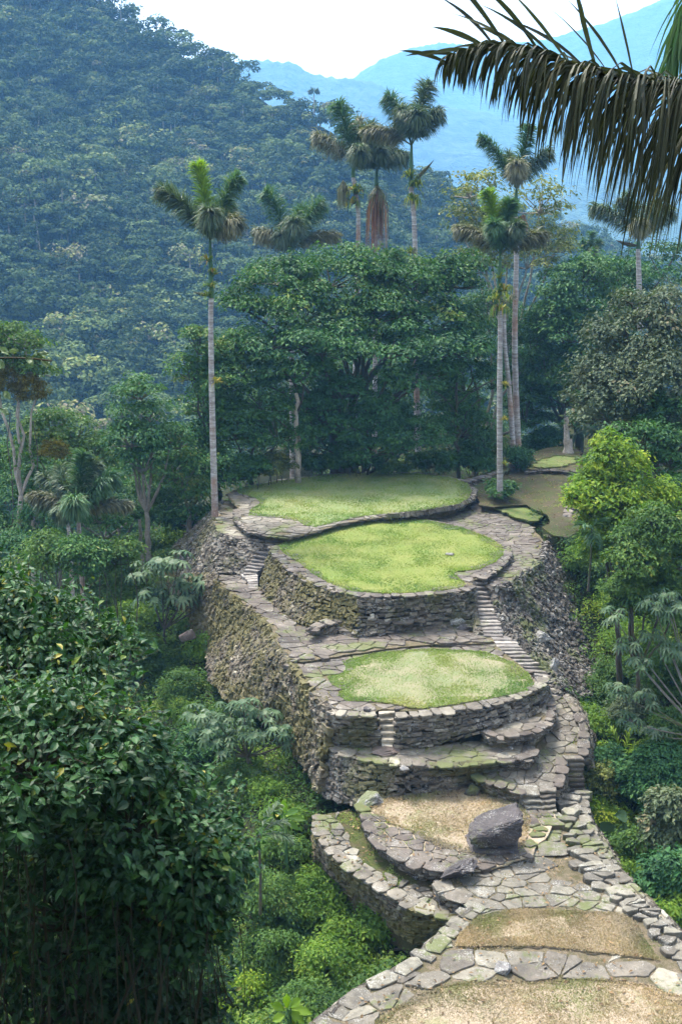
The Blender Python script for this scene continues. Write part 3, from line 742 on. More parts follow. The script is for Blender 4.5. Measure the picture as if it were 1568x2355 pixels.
wall('low wall at the right end of the lower ledge', A([(745,285),(850,274),(975,264),(1000,232)], zL4, Z2), A([(745,328,-18.5),(860,302,-18.45),(978,296,-18.4),(1010,250,-18.2)], 0, Z2), (0.1, -1, 0.1), sw=0.3, sh=0.1, cope_mat='flag_dark', cw=0.45)
wall('small curved wall holding the path platform above the boulder', A([(768,322,-18.45),(800,346,-18.5),(890,374,-18.55),(948,388,-18.55)], 0, Z2), A([(770,372,-19.05),(835,404,-19.05),(900,424,-19.1),(952,432,-19.1)], 0, Z2), (-0.3, -1, 0.1), sw=0.26, sh=0.1, cope_mat='flag_dark', cw=0.4)
wall('low curved rim wall round the half-moon yard', A([(340,434),(352,457),(368,514),(400,577),(470,637),(560,680),(650,690),(720,690)], zL5, Z2), A([(345,470),(352,500),(368,560),(418,622),(498,680),(560,716),(650,726),(720,726)], zL6, Z2), (-0.6, -1, 0.1), sw=0.26, sh=0.1, cope_mat='flag_dark', cw=0.55, cl=0.9, mat='wall')
wall('outer wall of the crescent path dropping into the bushes', A([(178,480),(178,550),(240,634),(330,704),(440,772),(560,844),(658,870),(700,868)], zL6, Z2), A([(150,560,-21.2),(170,660,-21.3),(225,740,-21.4),(320,800,-21.3),(430,880,-21.2),(540,968,-21.0),(640,950,-20.6),(705,900,-20.1)], 0, Z2), (-0.8, -1, 0.2), sw=0.28, sh=0.12, cope_mat='flag', cw=0.5, mat='wall_moss')
wall('corner wall of stacked slabs at the left edge of the plaza', A([(636,738),(650,780),(720,802),(788,820)], zPl, Z2), A([(628,765),(645,826),(720,862),(790,880)], zL6 - 0.05, Z2), (-0.5, -1, 0.1), sw=0.4, sh=0.1, cope_mat='flag', cw=0.6, cl=0.9)
wall('ragged stone edge running down the left side of the plaza', A([(785,820),(690,902),(605,992),(545,1054),(335,1157),(205,1264),(120,1332)], zPl, Z2), A([(770,880),(660,935),(570,1010),(500,1070),(300,1180),(170,1290),(90,1360)], zPl - 0.7, Z2), (-0.9, -0.8, 0.2), sw=0.4, sh=0.14, cope_mat='flag_pale', cw=0.55, cl=0.7)
wall('ragged stone edge falling from the right side of the plaza into the gully', A([(1195,392),(1185,445),(1205,522),(1248,585),(1298,690),(1368,762),(1458,842),(1503,890),(1545,960),(1580,1060),(1635,1180),(1670,1300)], zPl, Z2), A([(1215,420),(1212,460),(1240,540),(1290,600),(1340,700),(1410,775),(1500,855),(1550,900),(1590,965),(1620,1060),(1670,1180),(1700,1300)], zPl - 1.3, Z2), (1, 0.1, 0.3), sw=0.34, sh=0.13, cope_mat='flag_pale', cw=0.5, cl=0.5)
wall('stone side of the right path dropping beside the right hand steps', A([(1113,252,-18.2),(1113,300,-18.4),(1088,368,-18.5)], 0, Z2), A([(1120,372,-19.2),(1112,395,-19.25),(1092,440,-19.3)], 0, Z2), (1, -0.6, 0), sw=0.28, sh=0.12, cope_mat='flag_dark', cw=0.4)
wall('outer edge wall of the right path above the green slope', A([(1125,26,-17.4),(1170,95,-17.65),(1193,150,-17.9),(1192,248,-18.15)], 0, Z2), A([(1160,45,-18.2),(1205,110,-18.5),(1225,180,-18.8),(1222,300,-19.2)], 0, Z2), (1, 0, 0.2), sw=0.3, sh=0.13, cope_mat='flag_dark', cw=0.4)
wall('huge grey rubble wall curving round the right side below the upper path', A([(1372,332,-14.75),(1362,387,-14.75),(1320,424,-14.75),(1225,489,-14.75),(1168,495,-14.75),(1185,530,-15.1),(1195,590,-15.7),(1216,650,-16.25),(1265,682,-16.35),(1300,738,-16.7),(1345,770,-16.9),(1384,805,-17.1),(1418,885,-17.4)], 0), A([(1385,345,-15.6),(1440,400,-16.6),(1500,465,-17.6),(1545,540,-18.4),(1568,620,-19),(1578,690,-19.4),(1580,750,-19.5),(1572,800,-19.6),(1560,850,-19.4),(1535,880,-19.2),(1500,895,-18.8),(1460,900,-18.3),(1425,895,-17.7)], 0), (1, -0.5, 0.6), mat='wall_grey', sw=0.24, sh=0.16, chaos=0.7, cope=False, rowjit=0.5, proud=0.10)
wall('rough stone cheek wall between the steep steps and the middle terrace', A([(1112,478,-14.5),(1118,560,-15.3),(1132,640,-16.0),(1150,672,-16.25)], 0), A([(1100,500,-15.2),(1104,590,-16.0),(1108,638,-16.3),(1120,668,-16.35)], 0), (-0.6, -1, 0.1), sw=0.26, sh=0.12, cope=False)
wall('line of broken kerb stones along the right background clearing', A([(1395,300,-14.9),(1440,268,-14.6),(1475,195,-14.1)], 0), A([(1370,350,-15.9),(1420,330,-15.9),(1490,290,-15.8)], 0), (0.4, -1, 0.1), sw=0.35, sh=0.14, mat='wall_grey', cope=True, cw=0.4)
wall('low curved stone edge of the small grass patch behind the right path', A([(1245,208),(1290,240),(1345,238),(1365,215)], -14.72), A([(1250,222),(1292,256),(1350,256),(1375,230)], -15.0), (0.3, -1, 0.1), sw=0.3, sh=0.1, mat='wall_grey', cope=True, cw=0.35)
wall('stub of dry-stone wall below the background clearing', A([(1345,292,-15.2),(1420,330,-15.4),(1490,345,-15.6)], 0), A([(1375,340,-16.0),(1430,385,-16.6),(1500,400,-16.8)], 0), (0.3, -1, 0.1), sw=0.3, sh=0.13, mat='wall_grey', cope=True, cw=0.35)

# ------------------------------------------------------------------ stairs
stairs('steep flight of narrow steps climbing to the right corner of the middle terrace', A([(1112,472,-14.6),(1118,560,-15.4),(1124,640,-16.1),(1128,664,-16.25)], 0), A([(1160,472,-14.7),(1180,540,-15.3),(1205,600,-15.8),(1222,664,-16.25)], 0), 14, 0.30)
stairs('curved flight of steps winding down behind the right rim of the lower lawn', A([(1180,676,-16.3),(1200,720,-16.5),(1262,765,-16.8),(1325,808,-17.05),(1352,850,-17.25),(1365,888,-17.4)], 0), A([(1262,678,-16.35),(1302,735,-16.6),(1345,770,-16.85),(1382,802,-17.1),(1400,845,-17.25),(1418,884,-17.4)], 0), 17, 0.34)
stairs('short sunken staircase cut into the front wall of the lower terrace', A([(768,938,-16.5),(778,1066,-17.9)], 0) - [[0, .12, 0], [0, .42, 0]], A([(826,938,-16.5),(818,1066,-17.9)], 0) - [[0, .12, 0], [0, .42, 0]], 7, 0.26, mat='step_pale')
stairs('rounded stone steps leading off the right path above the boulder', A([(944,384,-18.6),(950,415,-18.8),(965,455,-19.05),(972,478,-19.15)], 0, Z2), A([(1020,386,-18.6),(1018,415,-18.8),(1025,450,-19.05),(1035,475,-19.15)], 0, Z2), 5, 0.5, mat='flag_pale')
stairs('flat slab steps beside the rounded steps at the foot of the right path', A([(1024,372,-18.5),(1024,410,-18.75),(1030,450,-19.0),(1040,490,-19.15)], 0, Z2), A([(1084,370,-18.5),(1082,410,-18.75),(1080,450,-19.0),(1085,480,-19.15)], 0, Z2), 7, 0.45, mat='flag')
stairs('dark right hand flight dropping from the right path to the rim path', A([(1116,256,-18.15),(1116,320,-18.75),(1112,372,-19.2)], 0, Z2), A([(1186,256,-18.15),(1188,320,-18.75),(1192,372,-19.2)], 0, Z2), 7, 0.2, mat='flag_dark')
stairs('ruined rubble steps rising from the left landing to the ring path', A([(352,328,-14.55),(305,400,-15.4),(272,450,-16.0),(292,470,-16.15),(298,500,-16.3)], 0), A([(395,335,-14.6),(372,400,-15.4),(325,440,-15.9),(328,470,-16.1),(330,500,-16.3)], 0), 16, 0.35)

# ------------------------------------------------------------------ rocks
bl = thing('leaning_boulder', 'huge dark split boulder leaning right at the edge of the half-moon yard', 'boulder', PZs(*Z2((850, 620)), zL5))
def boulder_part(name, outline, y0, depth, mat, seed, rough_=0.10):
    P = []
    for (a, b) in outline:
        u, v = Z2((a, b)); p = PY(u, v, y0)
        P.append(p + [0, -depth * 0.30, 0]); P.append(p * 1.0 + [RNG.uniform(-.08, .08), depth * 0.6, 0.1])
    P = np.array(P); c = P.mean(0); P = c + (P - c) * np.array([0.92, 0.84, 0.74]) - [0, 0, .12]
    P = np.vstack([P, c + [0, -depth * 0.55, 0.05], c + [0.1, depth * 0.8, 0]])
    return rock(name, '', c, (1, 1, 1), mat, seed, rough_=rough_, pts=list(P - c), parent=bl, lvl=3)
boulder_part('upper_slab', [(748, 548), (752, 570), (775, 520), (850, 478), (955, 438), (972, 448), (955, 530), (935, 590), (860, 600), (800, 575)], 30.3, 1.1, 'boulder', 3)
boulder_part('base_block', [(738, 598), (760, 575), (870, 585), (945, 560), (950, 615), (900, 650), (800, 650), (745, 625)], 30.4, 1.2, 'boulder', 5)
rock('fallen_slab', 'long dark slab lying on edge at the left corner of the plaza', PZs(*Z2((722, 682)), zL5 + 0.12), (0.62, 0.85, 0.24), 'boulder', 11, rot=-0.65, tilt=-0.45)
rock('lichen_rock', 'white lichen-spotted rock at the left end of the half-moon yard', PZs(*Z2((372, 418)), -18.95), (0.62, 0.42, 0.40), 'rock_pale', 12, rot=0.2)
rock('pointed_stone', 'dark pointed stone leaning by the small platform wall', PZs(*Z2((768, 392)), -18.95), (0.3, 0.22, 0.34), 'boulder', 13, tilt=0.5)
rock('stone_block', 'small square stone block standing in the row of plaza slabs', PZs(*Z2((877, 1064)), zPl + 0.12), (0.32, 0.25, 0.16), 'rock_pale', 14, rough_=0.05)
rock('standing_stone', 'upright grey boulder against the middle terrace wall', PZs(*Z1((1052, 618)), zL3 + 0.3), (0.38, 0.3, 0.42), 'rock_pale', 15)
rock('low_stone', 'flat dark stone lying at the foot of the middle terrace wall', PZs(*Z1((1085, 640)), zL3 + 0.08), (0.45, 0.3, 0.2), 'boulder', 16)
rock('pale_stone', 'small white stone lying on the yellow-green middle lawn', PZs(*Z1((1028, 371)), zT2 + 0.12), (0.24, 0.18, 0.09), 'rock_pale', 17)
rock('wall_boulder', 'grey boulder bulging out of the big right rubble wall', PZs(*Z1((1360, 678)), -17.1), (0.5, 0.45, 0.36), 'rock_pale', 18)
rock('ledge_boulder', 'rounded rock on the lower ledge below the sunken steps', PZs(*Z2((432, 232)), zL4 + 0.1), (0.62, 0.4, 0.24), 'rock_brown', 19)
rock('leaning_stone', 'pale slab leaning on the wall behind the half-moon yard', PZs(*Z2((512, 352)), -18.65), (0.14, 0.14, 0.36), 'rock_pale', 20, tilt=-0.4)
rock('square_stone', 'dark squarish stone on the lower terrace edge by the sunken steps', PZs(*Z1((728, 938)), zT3 + 0.12), (0.2, 0.18, 0.13), 'boulder', 21)
rock('fallen_block', 'pinkish slab lying in the bushes left of the flank wall', PZs(*Z1((72, 668)), -18.9), (0.42, 0.25, 0.5), 'rock_brown', 22, tilt=0.9, rough_=.08)
rock('path_slab', 'raised grey slab lying on the path right of the leaning boulder', PZs(*Z2((1075, 608)), zPl + 0.06), (0.62, 0.55, 0.10), 'flag_pale', 23, rough_=0.06)
rock('kerb_boulder', 'long leaning slab set in the right rubble wall above the winding steps', PZs(*Z1((1400, 790)), -17.6), (0.3, 0.3, 0.62), 'rock_pale', 24, tilt=0.4)
for a, b, s, l in [(855, 210, .12, 'small white stone lying on the lower ledge'), (910, 222, .17, 'flat yellowish stone at the right end of the lower ledge'), (505, 300, .2, 'loose stone lying against the ledge wall left of the yard')]:
    rock('loose_stone', l, PZs(*Z2((a, b)), zL4 + 0.08), (s, s * .8, s * .5), 'rock_pale', int(a))

# ================================================================== TERRAIN
seeds = []
def sd(pts, z=None, tr=None, dz=-0.35):
    for p in A(pts, z, tr): seeds.append(p + [0, 0, dz])
sd([(118,285,-16.4),(60,330,-17),(0,375,-17.8),(-10,430,-18.2),(20,530,-18.9),(60,600,-19.5),(150,720,-19.9),(160,830,-19.8),(225,905,-19.7),(330,965,-19.6),(430,1010,-19.6),(470,1090,-19.6),(510,1150,-19.7),(560,1230,-19.8)], tr=Z1)
sd([(90,300,-19.6),(190,395,-19.8),(150,450,-19.9),(120,520,-20.6),(150,600,-21.3),(225,745,-21.5),(320,805,-21.5),(430,885,-21.4),(540,972,-21.2)], tr=Z2)
sd([(700,980),(900,1100),(700,1200),(1200,1200),(1500,1250),(400,1290)], zPl - 1.0, Z2)
sd([(170,1300),(90,1370),(300,1190),(500,1080)], zPl - 1.2, Z2)
sd([(1440,400,-16.8),(1500,465,-17.8),(1545,540,-18.6),(1568,620,-19.2),(1580,750,-19.7),(1560,850,-19.6),(1500,895,-19),(1425,895,-17.9)], tr=Z1)
sd([(1205,110,-18.7),(1225,180,-19),(1222,300,-19.4),(1225,400,-20.0),(1240,540,-20.4),(1340,700,-20.6),(1500,860,-20.6),(1590,970,-20.6),(1660,1180,-20.6)], tr=Z2)
sd([(560,1128),(640,1100),(760,1085),(900,1085),(1010,1092),(1060,1105)], -15.0)
sd([(1100,1110),(1140,1160),(1200,1120),(1260,1080),(1300,1040),(1330,1100),(1300,1160),(1200,1060),(1240,1190)], -14.55, None, 0)
sd([(1330,1240),(1310,1210)], -15.4, None, 0)
for p in [(-6,68,-17),(0,72,-15.5),(6,75,-15),(12,80,-14.5),(20,85,-14),(30,95,-13),(10,95,-15),(-4,90,-17),(25,70,-15.5),(40,85,-13),(-16,56,-21),(-22,50,-24),(-26,64,-24),(22,50,-20),(28,60,-18),(16,30,-16.6),(18,24,-16),(20,36,-14.5),(20,44,-14),(22,52,-12.5),(17,27,-16.5),(18,40,-15),(26,62,-13),(-12,34,-24),(-14,24,-23),
          (0,-1,-1.75),(-3,-2,-1.8),(4,-1,-1.8),(8,-2,-1.8),(-6,4,-6.5),(-8,9,-10.5),(6,2,-5)]:
    seeds.append(np.array(p, float))
sd([(1262,1200),(1290,1238),(1335,1240),(1350,1180),(1348,1120)], -14.75, None, 0)
SEEDS = np.array(seeds)
# spots on the slope the site stands on, level between neighbours
def terr(x, y):
    x = np.asarray(x, float); y = np.asarray(y, float)
    z = np.full(x.shape, -66.0)
    for s in SEEDS:
        d = np.hypot(x - s[0], y - s[1])
        sl = 0.86 if (s[1] < 10) else 0.62
        z = np.maximum(z, s[2] - sl * d + 0.0)
    return z
def terr1(x, y): return float(terr(np.array([x]), np.array([y]))[0])

def axis(lo, hi, fine0, fine1, st):
    a = list(np.arange(fine0, fine1, st)); g = st
    while a[-1] < hi: g *= 1.35; a.append(a[-1] + g)
    g = st
    while a[0] > lo: g *= 1.35; a.insert(0, a[0] - g)
    return np.array(a)
gx = np.clip(axis(-3500, 3500, -60, 60, 0.9), -3500, 3500); gy = np.clip(axis(-500, 3200, -6, 130, 0.9), -500, 3200)
X, Y = np.meshgrid(gx, gy)
Zt = terr(X, Y)
for k in range(2):
    for sgn in (1.0,):
        Zt = Zt + 0.25 * np.sin(X * 0.9 + 1.7 * np.sin(Y * 0.31)) * np.sin(Y * 0.8 + X * 0.2) * 0.35
mb = MB(); ny_, nx_ = X.shape
i, j = np.meshgrid(np.arange(ny_ - 1), np.arange(nx_ - 1), indexing='ij')
mb.add(np.stack([X, Y, Zt], -1).reshape(-1, 3), np.stack([i * nx_ + j, i * nx_ + j + 1, (i + 1) * nx_ + j + 1, (i + 1) * nx_ + j], -1).reshape(-1, 4))
tag(obj('ground', mb, M['soil'], smooth=True), kind='structure')

def hit(u, v, ymax=150):
    """where the sight line through a traced point meets the ground"""
    d = ray(u, v); y = np.arange(4, ymax, 0.4)
    x = d[0] / d[1] * y; z = d[2] / d[1] * y
    k = np.where(z < terr(x, y))[0]
    return (x[k[0]], y[k[0]], z[k[0]]) if len(k) else None

# background clearing
clr = A([(1068,1105),(1100,1090),(1150,1070),(1190,1052),(1235,1036),(1285,1026),(1335,1030),(1350,1100),(1330,1160),(1335,1235),(1290,1240),(1250,1225),(1258,1195),(1225,1160),(1140,1166),(1100,1160),(1088,1130)], -14.35, None)
sheet('clearing_ground', clr, M['earth'], 1.2, it=1, step=0.8, amp=0.25)
gp = A([(1130,1166),(1175,1152),(1215,1160),(1248,1180),(1243,1198),(1210,1200),(1160,1180)], -14.55, None)
sheet('small_grass_patch', gp, M['moss_grass'], 0.3, dz=0.04, step=0.2, amp=0.10, dome=1)
gp = A([(1220,1070),(1260,1050),(1315,1048),(1325,1062),(1290,1075),(1240,1078)], -14.3, None)
sheet('clearing_grass_patch', gp, M['moss_grass'], 0.2, dz=0.05, step=0.3, amp=0.2, dome=1)
wall('thin line of flat stones across the background clearing', A([(1210,1086),(1262,1081),(1300,1086),(1330,1084)], -14.15, None), A([(1210,1089),(1262,1084),(1300,1089),(1330,1087)], -14.35, None), (0, -1, 0), sw=0.4, sh=0.1, mat='wall_grey', cope=True, cw=0.5)
wall('low stepped stone edge leading up to the background clearing', A([(1070,1110),(1110,1098),(1150,1086),(1200,1060)], -14.1, None), A([(1072,1122),(1112,1110),(1152,1096),(1202,1068)], -14.4, None), (0.3, -1, 0), sw=0.4, sh=0.1, mat='wall_grey', cope=True, cw=0.6)

# ------------------------------------------------------------------ foliage
def leafset(mb, C, Nrm, size, tint, aspect=0.5, droop=0.0, fold=0.0, dirs=None, shape='diamond'):
    n = len(C)
    Nrm = nrm(Nrm)
    if dirs is None: dirs = RNG.normal(0, 1, (n, 3))
    T = dirs - (dirs * Nrm).sum(1, keepdims=True) * Nrm
    T = nrm(T); B = np.cross(Nrm, T)
    L = (size * RNG.uniform(0.5, 1.4, n))[:, None]; W = L * aspect * RNG.uniform(0.8, 1.2, (n, 1))
    if shape == 'diamond':
        V = np.stack([C - T * L * .5, C + B * W * .5 - T * L * 0.05 + Nrm * W * fold, C + T * L * .5 - Nrm * L * droop, C - B * W * .5 - T * L * .05 + Nrm * W * fold], 1)
        F_ = np.arange(n * 4).reshape(n, 4)
    else:  # full leaf: six-sided blade, folded along its midrib
        up = Nrm * W * 0.18
        b0 = C - T * L * .5
        l1 = C - T * L * .2 + B * W * .48 + up; l2 = C + T * L * .18 + B * W * .42 + up - Nrm * L * droop * .3
        r1 = C - T * L * .2 - B * W * .48 + up; r2 = C + T * L * .18 - B * W * .42 + up - Nrm * L * droop * .3
        m = C + T * L * .05; tp = C + T * L * .55 - Nrm * L * droop
        V = np.stack([b0, l1, l2, tp, r2, r1, m], 1)
        k = np.arange(n)[:, None] * 7
        mb.add(V.reshape(-1, 3), np.concatenate([k + [0, 6, 2, 1], k + [0, 5, 4, 6]], 0), np.r_[tint, tint])
        mb.v.append(np.zeros((0, 3))); mb.t.append(np.r_[tint, tint])
        mb.f.append(np.concatenate([k + [6, 3, 2], k + [6, 4, 3]], 0) + mb.n - n * 7)
        return
    mb.add(V.reshape(-1, 3), F_, tint)

def sph(n):
    return nrm(RNG.normal(0, 1, (n, 3)))

def pads(mb, centers, radii, flat, per, size, tints, aspect=0.5, upb=0.9, shape='diamond', spread=0.25, droop=0.12, low=-0.25):
    """leafy sprays: leaves over the upper side of flattened pads"""
    for c, r, t in zip(centers, radii, tints):
        n = max(8, int(per * RNG.uniform(0.7, 1.3)))
        d = sph(int(n * 1.9)); d = d[d[:, 2] > low][:n]
        n = len(d)
        rad = r * (RNG.uniform(0.35, 1.05, (n, 1)) ** 0.6)
        # a lumpy outline, so that no spray is a clean dome
        ph = RNG.uniform(0, 6.28, 3)
        az = np.arctan2(d[:, 1], d[:, 0])
        lump = 1 + 0.22 * np.sin(3 * az + ph[0]) + 0.15 * np.sin(5 * az + ph[1])
        P = c + d * np.array([1, 1, flat]) * rad * lump[:, None] + RNG.normal(0, r * spread * 0.3, (n, 3))
        nn = nrm(d * 0.8 + np.array([0, 0, upb]) + RNG.normal(0, 0.42, (n, 3)))
        dirs = d * [1, 1, 0] + RNG.normal(0, 0.5, (n, 3)) - [0, 0, 0.15]
        leafset(mb, P, nn, size, np.clip(t + RNG.normal(0, 0.16, n), 0, 1), aspect, droop, 0.12, dirs, shape)

def crown_pads(c, R, n, padr, flat=0.5, squash=1.0, inner=0.55, under=-0.55):
    d = sph(n * 3); d = d[d[:, 2] > under][:n]; n = len(d)
    f = RNG.uniform(inner, 1.0, (n, 1)) ** 0.7
    P = c + d * np.array(R) * f
    return P, padr * RNG.uniform(0.6, 1.35, n)

def limb(mb, a, b, r0, r1, bend=0.12, n=7, sides=6):
    a, b = np.asarray(a, float), np.asarray(b, float)
    L = np.linalg.norm(b - a)
    m = (a + b) / 2 + RNG.normal(0, 1, 3) * L * bend + [0, 0, L * 0.04]
    P = bez(a, m, b, n)
    P[1:-1] += RNG.normal(0, L * 0.012, (n - 2, 3))
    tube(mb, P, np.linspace(r0, r1, n), sides, 0.5, 0.06)
    return P

def tree(name, label, cat, lobes, mat='leaf_dark', bark='bark_dark', leaf=0.24, per=150, padr=1.0, dens=1.0, flat=0.45, base=None, trunk=0.22, group=None, aspect=0.5, fork=0.45, stems=1, depth=0.9, spread_t=0.16, extra=None, limbs=True, tint=0.45, inner=0.5, absolute=False):
    """lobes: (u, v, ru, rv, y) traced ellipses of foliage at the distance y"""
    cs, Rs = [], []
    for (u, v, ru, rv, y) in lobes:
        c = PY(u, v, y) if not absolute else np.array([u, y, v], float); sc = np.linalg.norm(c) / F if not absolute else 1.0
        cs.append(c); Rs.append((ru * sc, ru * sc * depth, rv * sc))
    cs = np.array(cs); Rs = np.array(Rs)
    ctr = cs.mean(0)
    if base is None: bx, by = ctr[0], ctr[1]
    else: bx, by = base
    bz = terr1(bx, by) - 0.15
    root = np.array([bx, by, bz])
    o = thing(name, label, cat, root, group)
    tb, cb = MB(), MB()
    topz = cs[:, 2].max()
    fk = root + (ctr - root) * np.array([0.6, 0.6, fork]); fk[2] = min(fk[2], cs[:, 2].min())
    if fk[2] < bz + 0.4: fk[2] = bz + 0.4 + 0.3 * max(0, ctr[2] - bz)
    for s in range(stems):
        off = RNG.normal(0, 0.35, 3) * [1, 1, 0] * (s > 0)
        P = limb(tb, root + off, fk + off * 2, trunk * (1.25 if s == 0 else 0.8), trunk * 0.75 * (1 if s == 0 else 0.7), 0.05, 9, 8)
    for c, R in zip(cs, Rs):
        if limbs: limb(tb, fk, c - [0, 0, R[2] * 0.35], trunk * 0.6, trunk * 0.22, 0.10, 8)
        area = R[0] * R[2] * 3.14 * 2.2
        n = max(5, int(dens * area / (padr * padr * 1.5) * 1.7))
        P, rr = crown_pads(c, R, n, padr, inner=inner)
        t = np.clip(tint + RNG.normal(0, spread_t, len(P)), 0.05, 0.95)
        pads(cb, P, rr, flat, per, leaf, t, aspect)
        if limbs:
            for q in P[::max(1, len(P) // 9)]:
                limb(tb, c - [0, 0, R[2] * 0.35], q - [0, 0, 0.15], trunk * 0.2, 0.025, 0.08, 5, 4)
    obj('trunk', tb, M[bark], o, smooth=True)
    obj('crown', cb, M[mat], o)
    return o

def bush(name, label, u, v, ru, rv, mat='leaf_mid', leaf=0.16, per=110, padr=0.5, cat='shrub', y=None, aspect=0.5, dens=1.0, lobes=None, flat=0.55, group=None, tint=0.45, bark='bark_dark', off=0.0, spread_t=0.16):
    if y is None:
        h = hit(u, v + rv * 0.75)
        y = (h[1] if h else 90) + off
    L = [(u, v, ru * 0.8, rv * 0.85, y)]
    for k in range(4 if lobes is None else lobes):
        a = RNG.uniform(0, 6.28)
        L.append((u + math.cos(a) * ru * 0.55, v + math.sin(a) * rv * 0.5, ru * RNG.uniform(.35, .5), rv * RNG.uniform(.35, .5), y + RNG.uniform(-.8, .8)))
    return tree(name, label, cat, L, mat, bark, leaf, per, padr, dens, flat, trunk=0.07, fork=0.3, stems=3, aspect=aspect, group=group, tint=tint, spread_t=spread_t)

# ------------------------------------------------------------------ palms
def frond(mb, stem, root, tip, L=0.8, n=260, w=0.05, sag=0.25, spread=1.0, start=0.15, r=0.05, down=0.6, tint=0.5, bias=0.0, segs=3, rr_end=0.008, up_mid=0.35, drape=0.0):
    root, tip = np.asarray(root, float), np.asarray(tip, float)
    D = np.linalg.norm(tip - root)
    mid = root * 0.45 + tip * 0.55 + np.array([0, 0, up_mid * D])
    Pn = bez(root, mid, tip, 24)
    tube(stem, Pn, np.linspace(r, rr_end, 24), 5)
    s = np.linspace(start, 1, n) + RNG.normal(0, 0.01, n); s = np.clip(s, 0, 1)
    C = (1 - s)[:, None] ** 2 * root + (2 * s * (1 - s))[:, None] * mid + (s ** 2)[:, None] * tip
    T = nrm((2 * (1 - s))[:, None] * (mid - root) + (2 * s)[:, None] * (tip - mid))
    side = nrm(np.cross(T, [0, 0, 1.0]) + 1e-6); up = np.cross(side, T)
    ph = RNG.uniform(0, 2 * math.pi, n)
    if spread < 1:   # two ranks
        ph = np.where(RNG.random(n) < 0.5, 0, math.pi) + RNG.normal(0, spread, n)
    d = side * np.cos(ph)[:, None] + up * np.sin(ph)[:, None] + T * RNG.uniform(0.55, 1.25, n)[:, None]
    d = nrm(d); d[:, 2] += bias; d = nrm(d)
    ln = L * np.interp(s, [0, .15, .35, .85, 1], [.45, .75, 1.0, .95, .6]) * RNG.uniform(0.75, 1.15, n)
    prev = C; pts = [C]; dd = d.copy()
    for k in range(segs):
        prev = prev + dd * (ln / segs)[:, None]; pts.append(prev)
        dd = dd + np.array([0, 0, -down]) * RNG.uniform(0.6, 1.4, (n, 1)); dd = nrm(dd)
    wv = nrm(np.cross(d, [0.1, 0.2, 1.0]) + RNG.normal(0, 0.35, (n, 3)))
    prof = np.interp(np.linspace(0, 1, segs + 1), [0, .3, .75, 1], [0.5, 1, 0.8, 0.08])
    V = []
    for k in range(segs + 1):
        V += [pts[k] - wv * w * 0.5 * prof[k], pts[k] + wv * w * 0.5 * prof[k]]
    V = np.stack(V, 1)
    m = 2 * (segs + 1)
    base = np.arange(n)[:, None] * m
    Fs = np.concatenate([base + [2 * k, 2 * k + 1, 2 * k + 3, 2 * k + 2] for k in range(segs)], 0)
    t = np.clip(tint + RNG.normal(0, 0.2, n), 0, 1)
    mb.add(V.reshape(-1, 3), Fs, np.tile(t, segs))

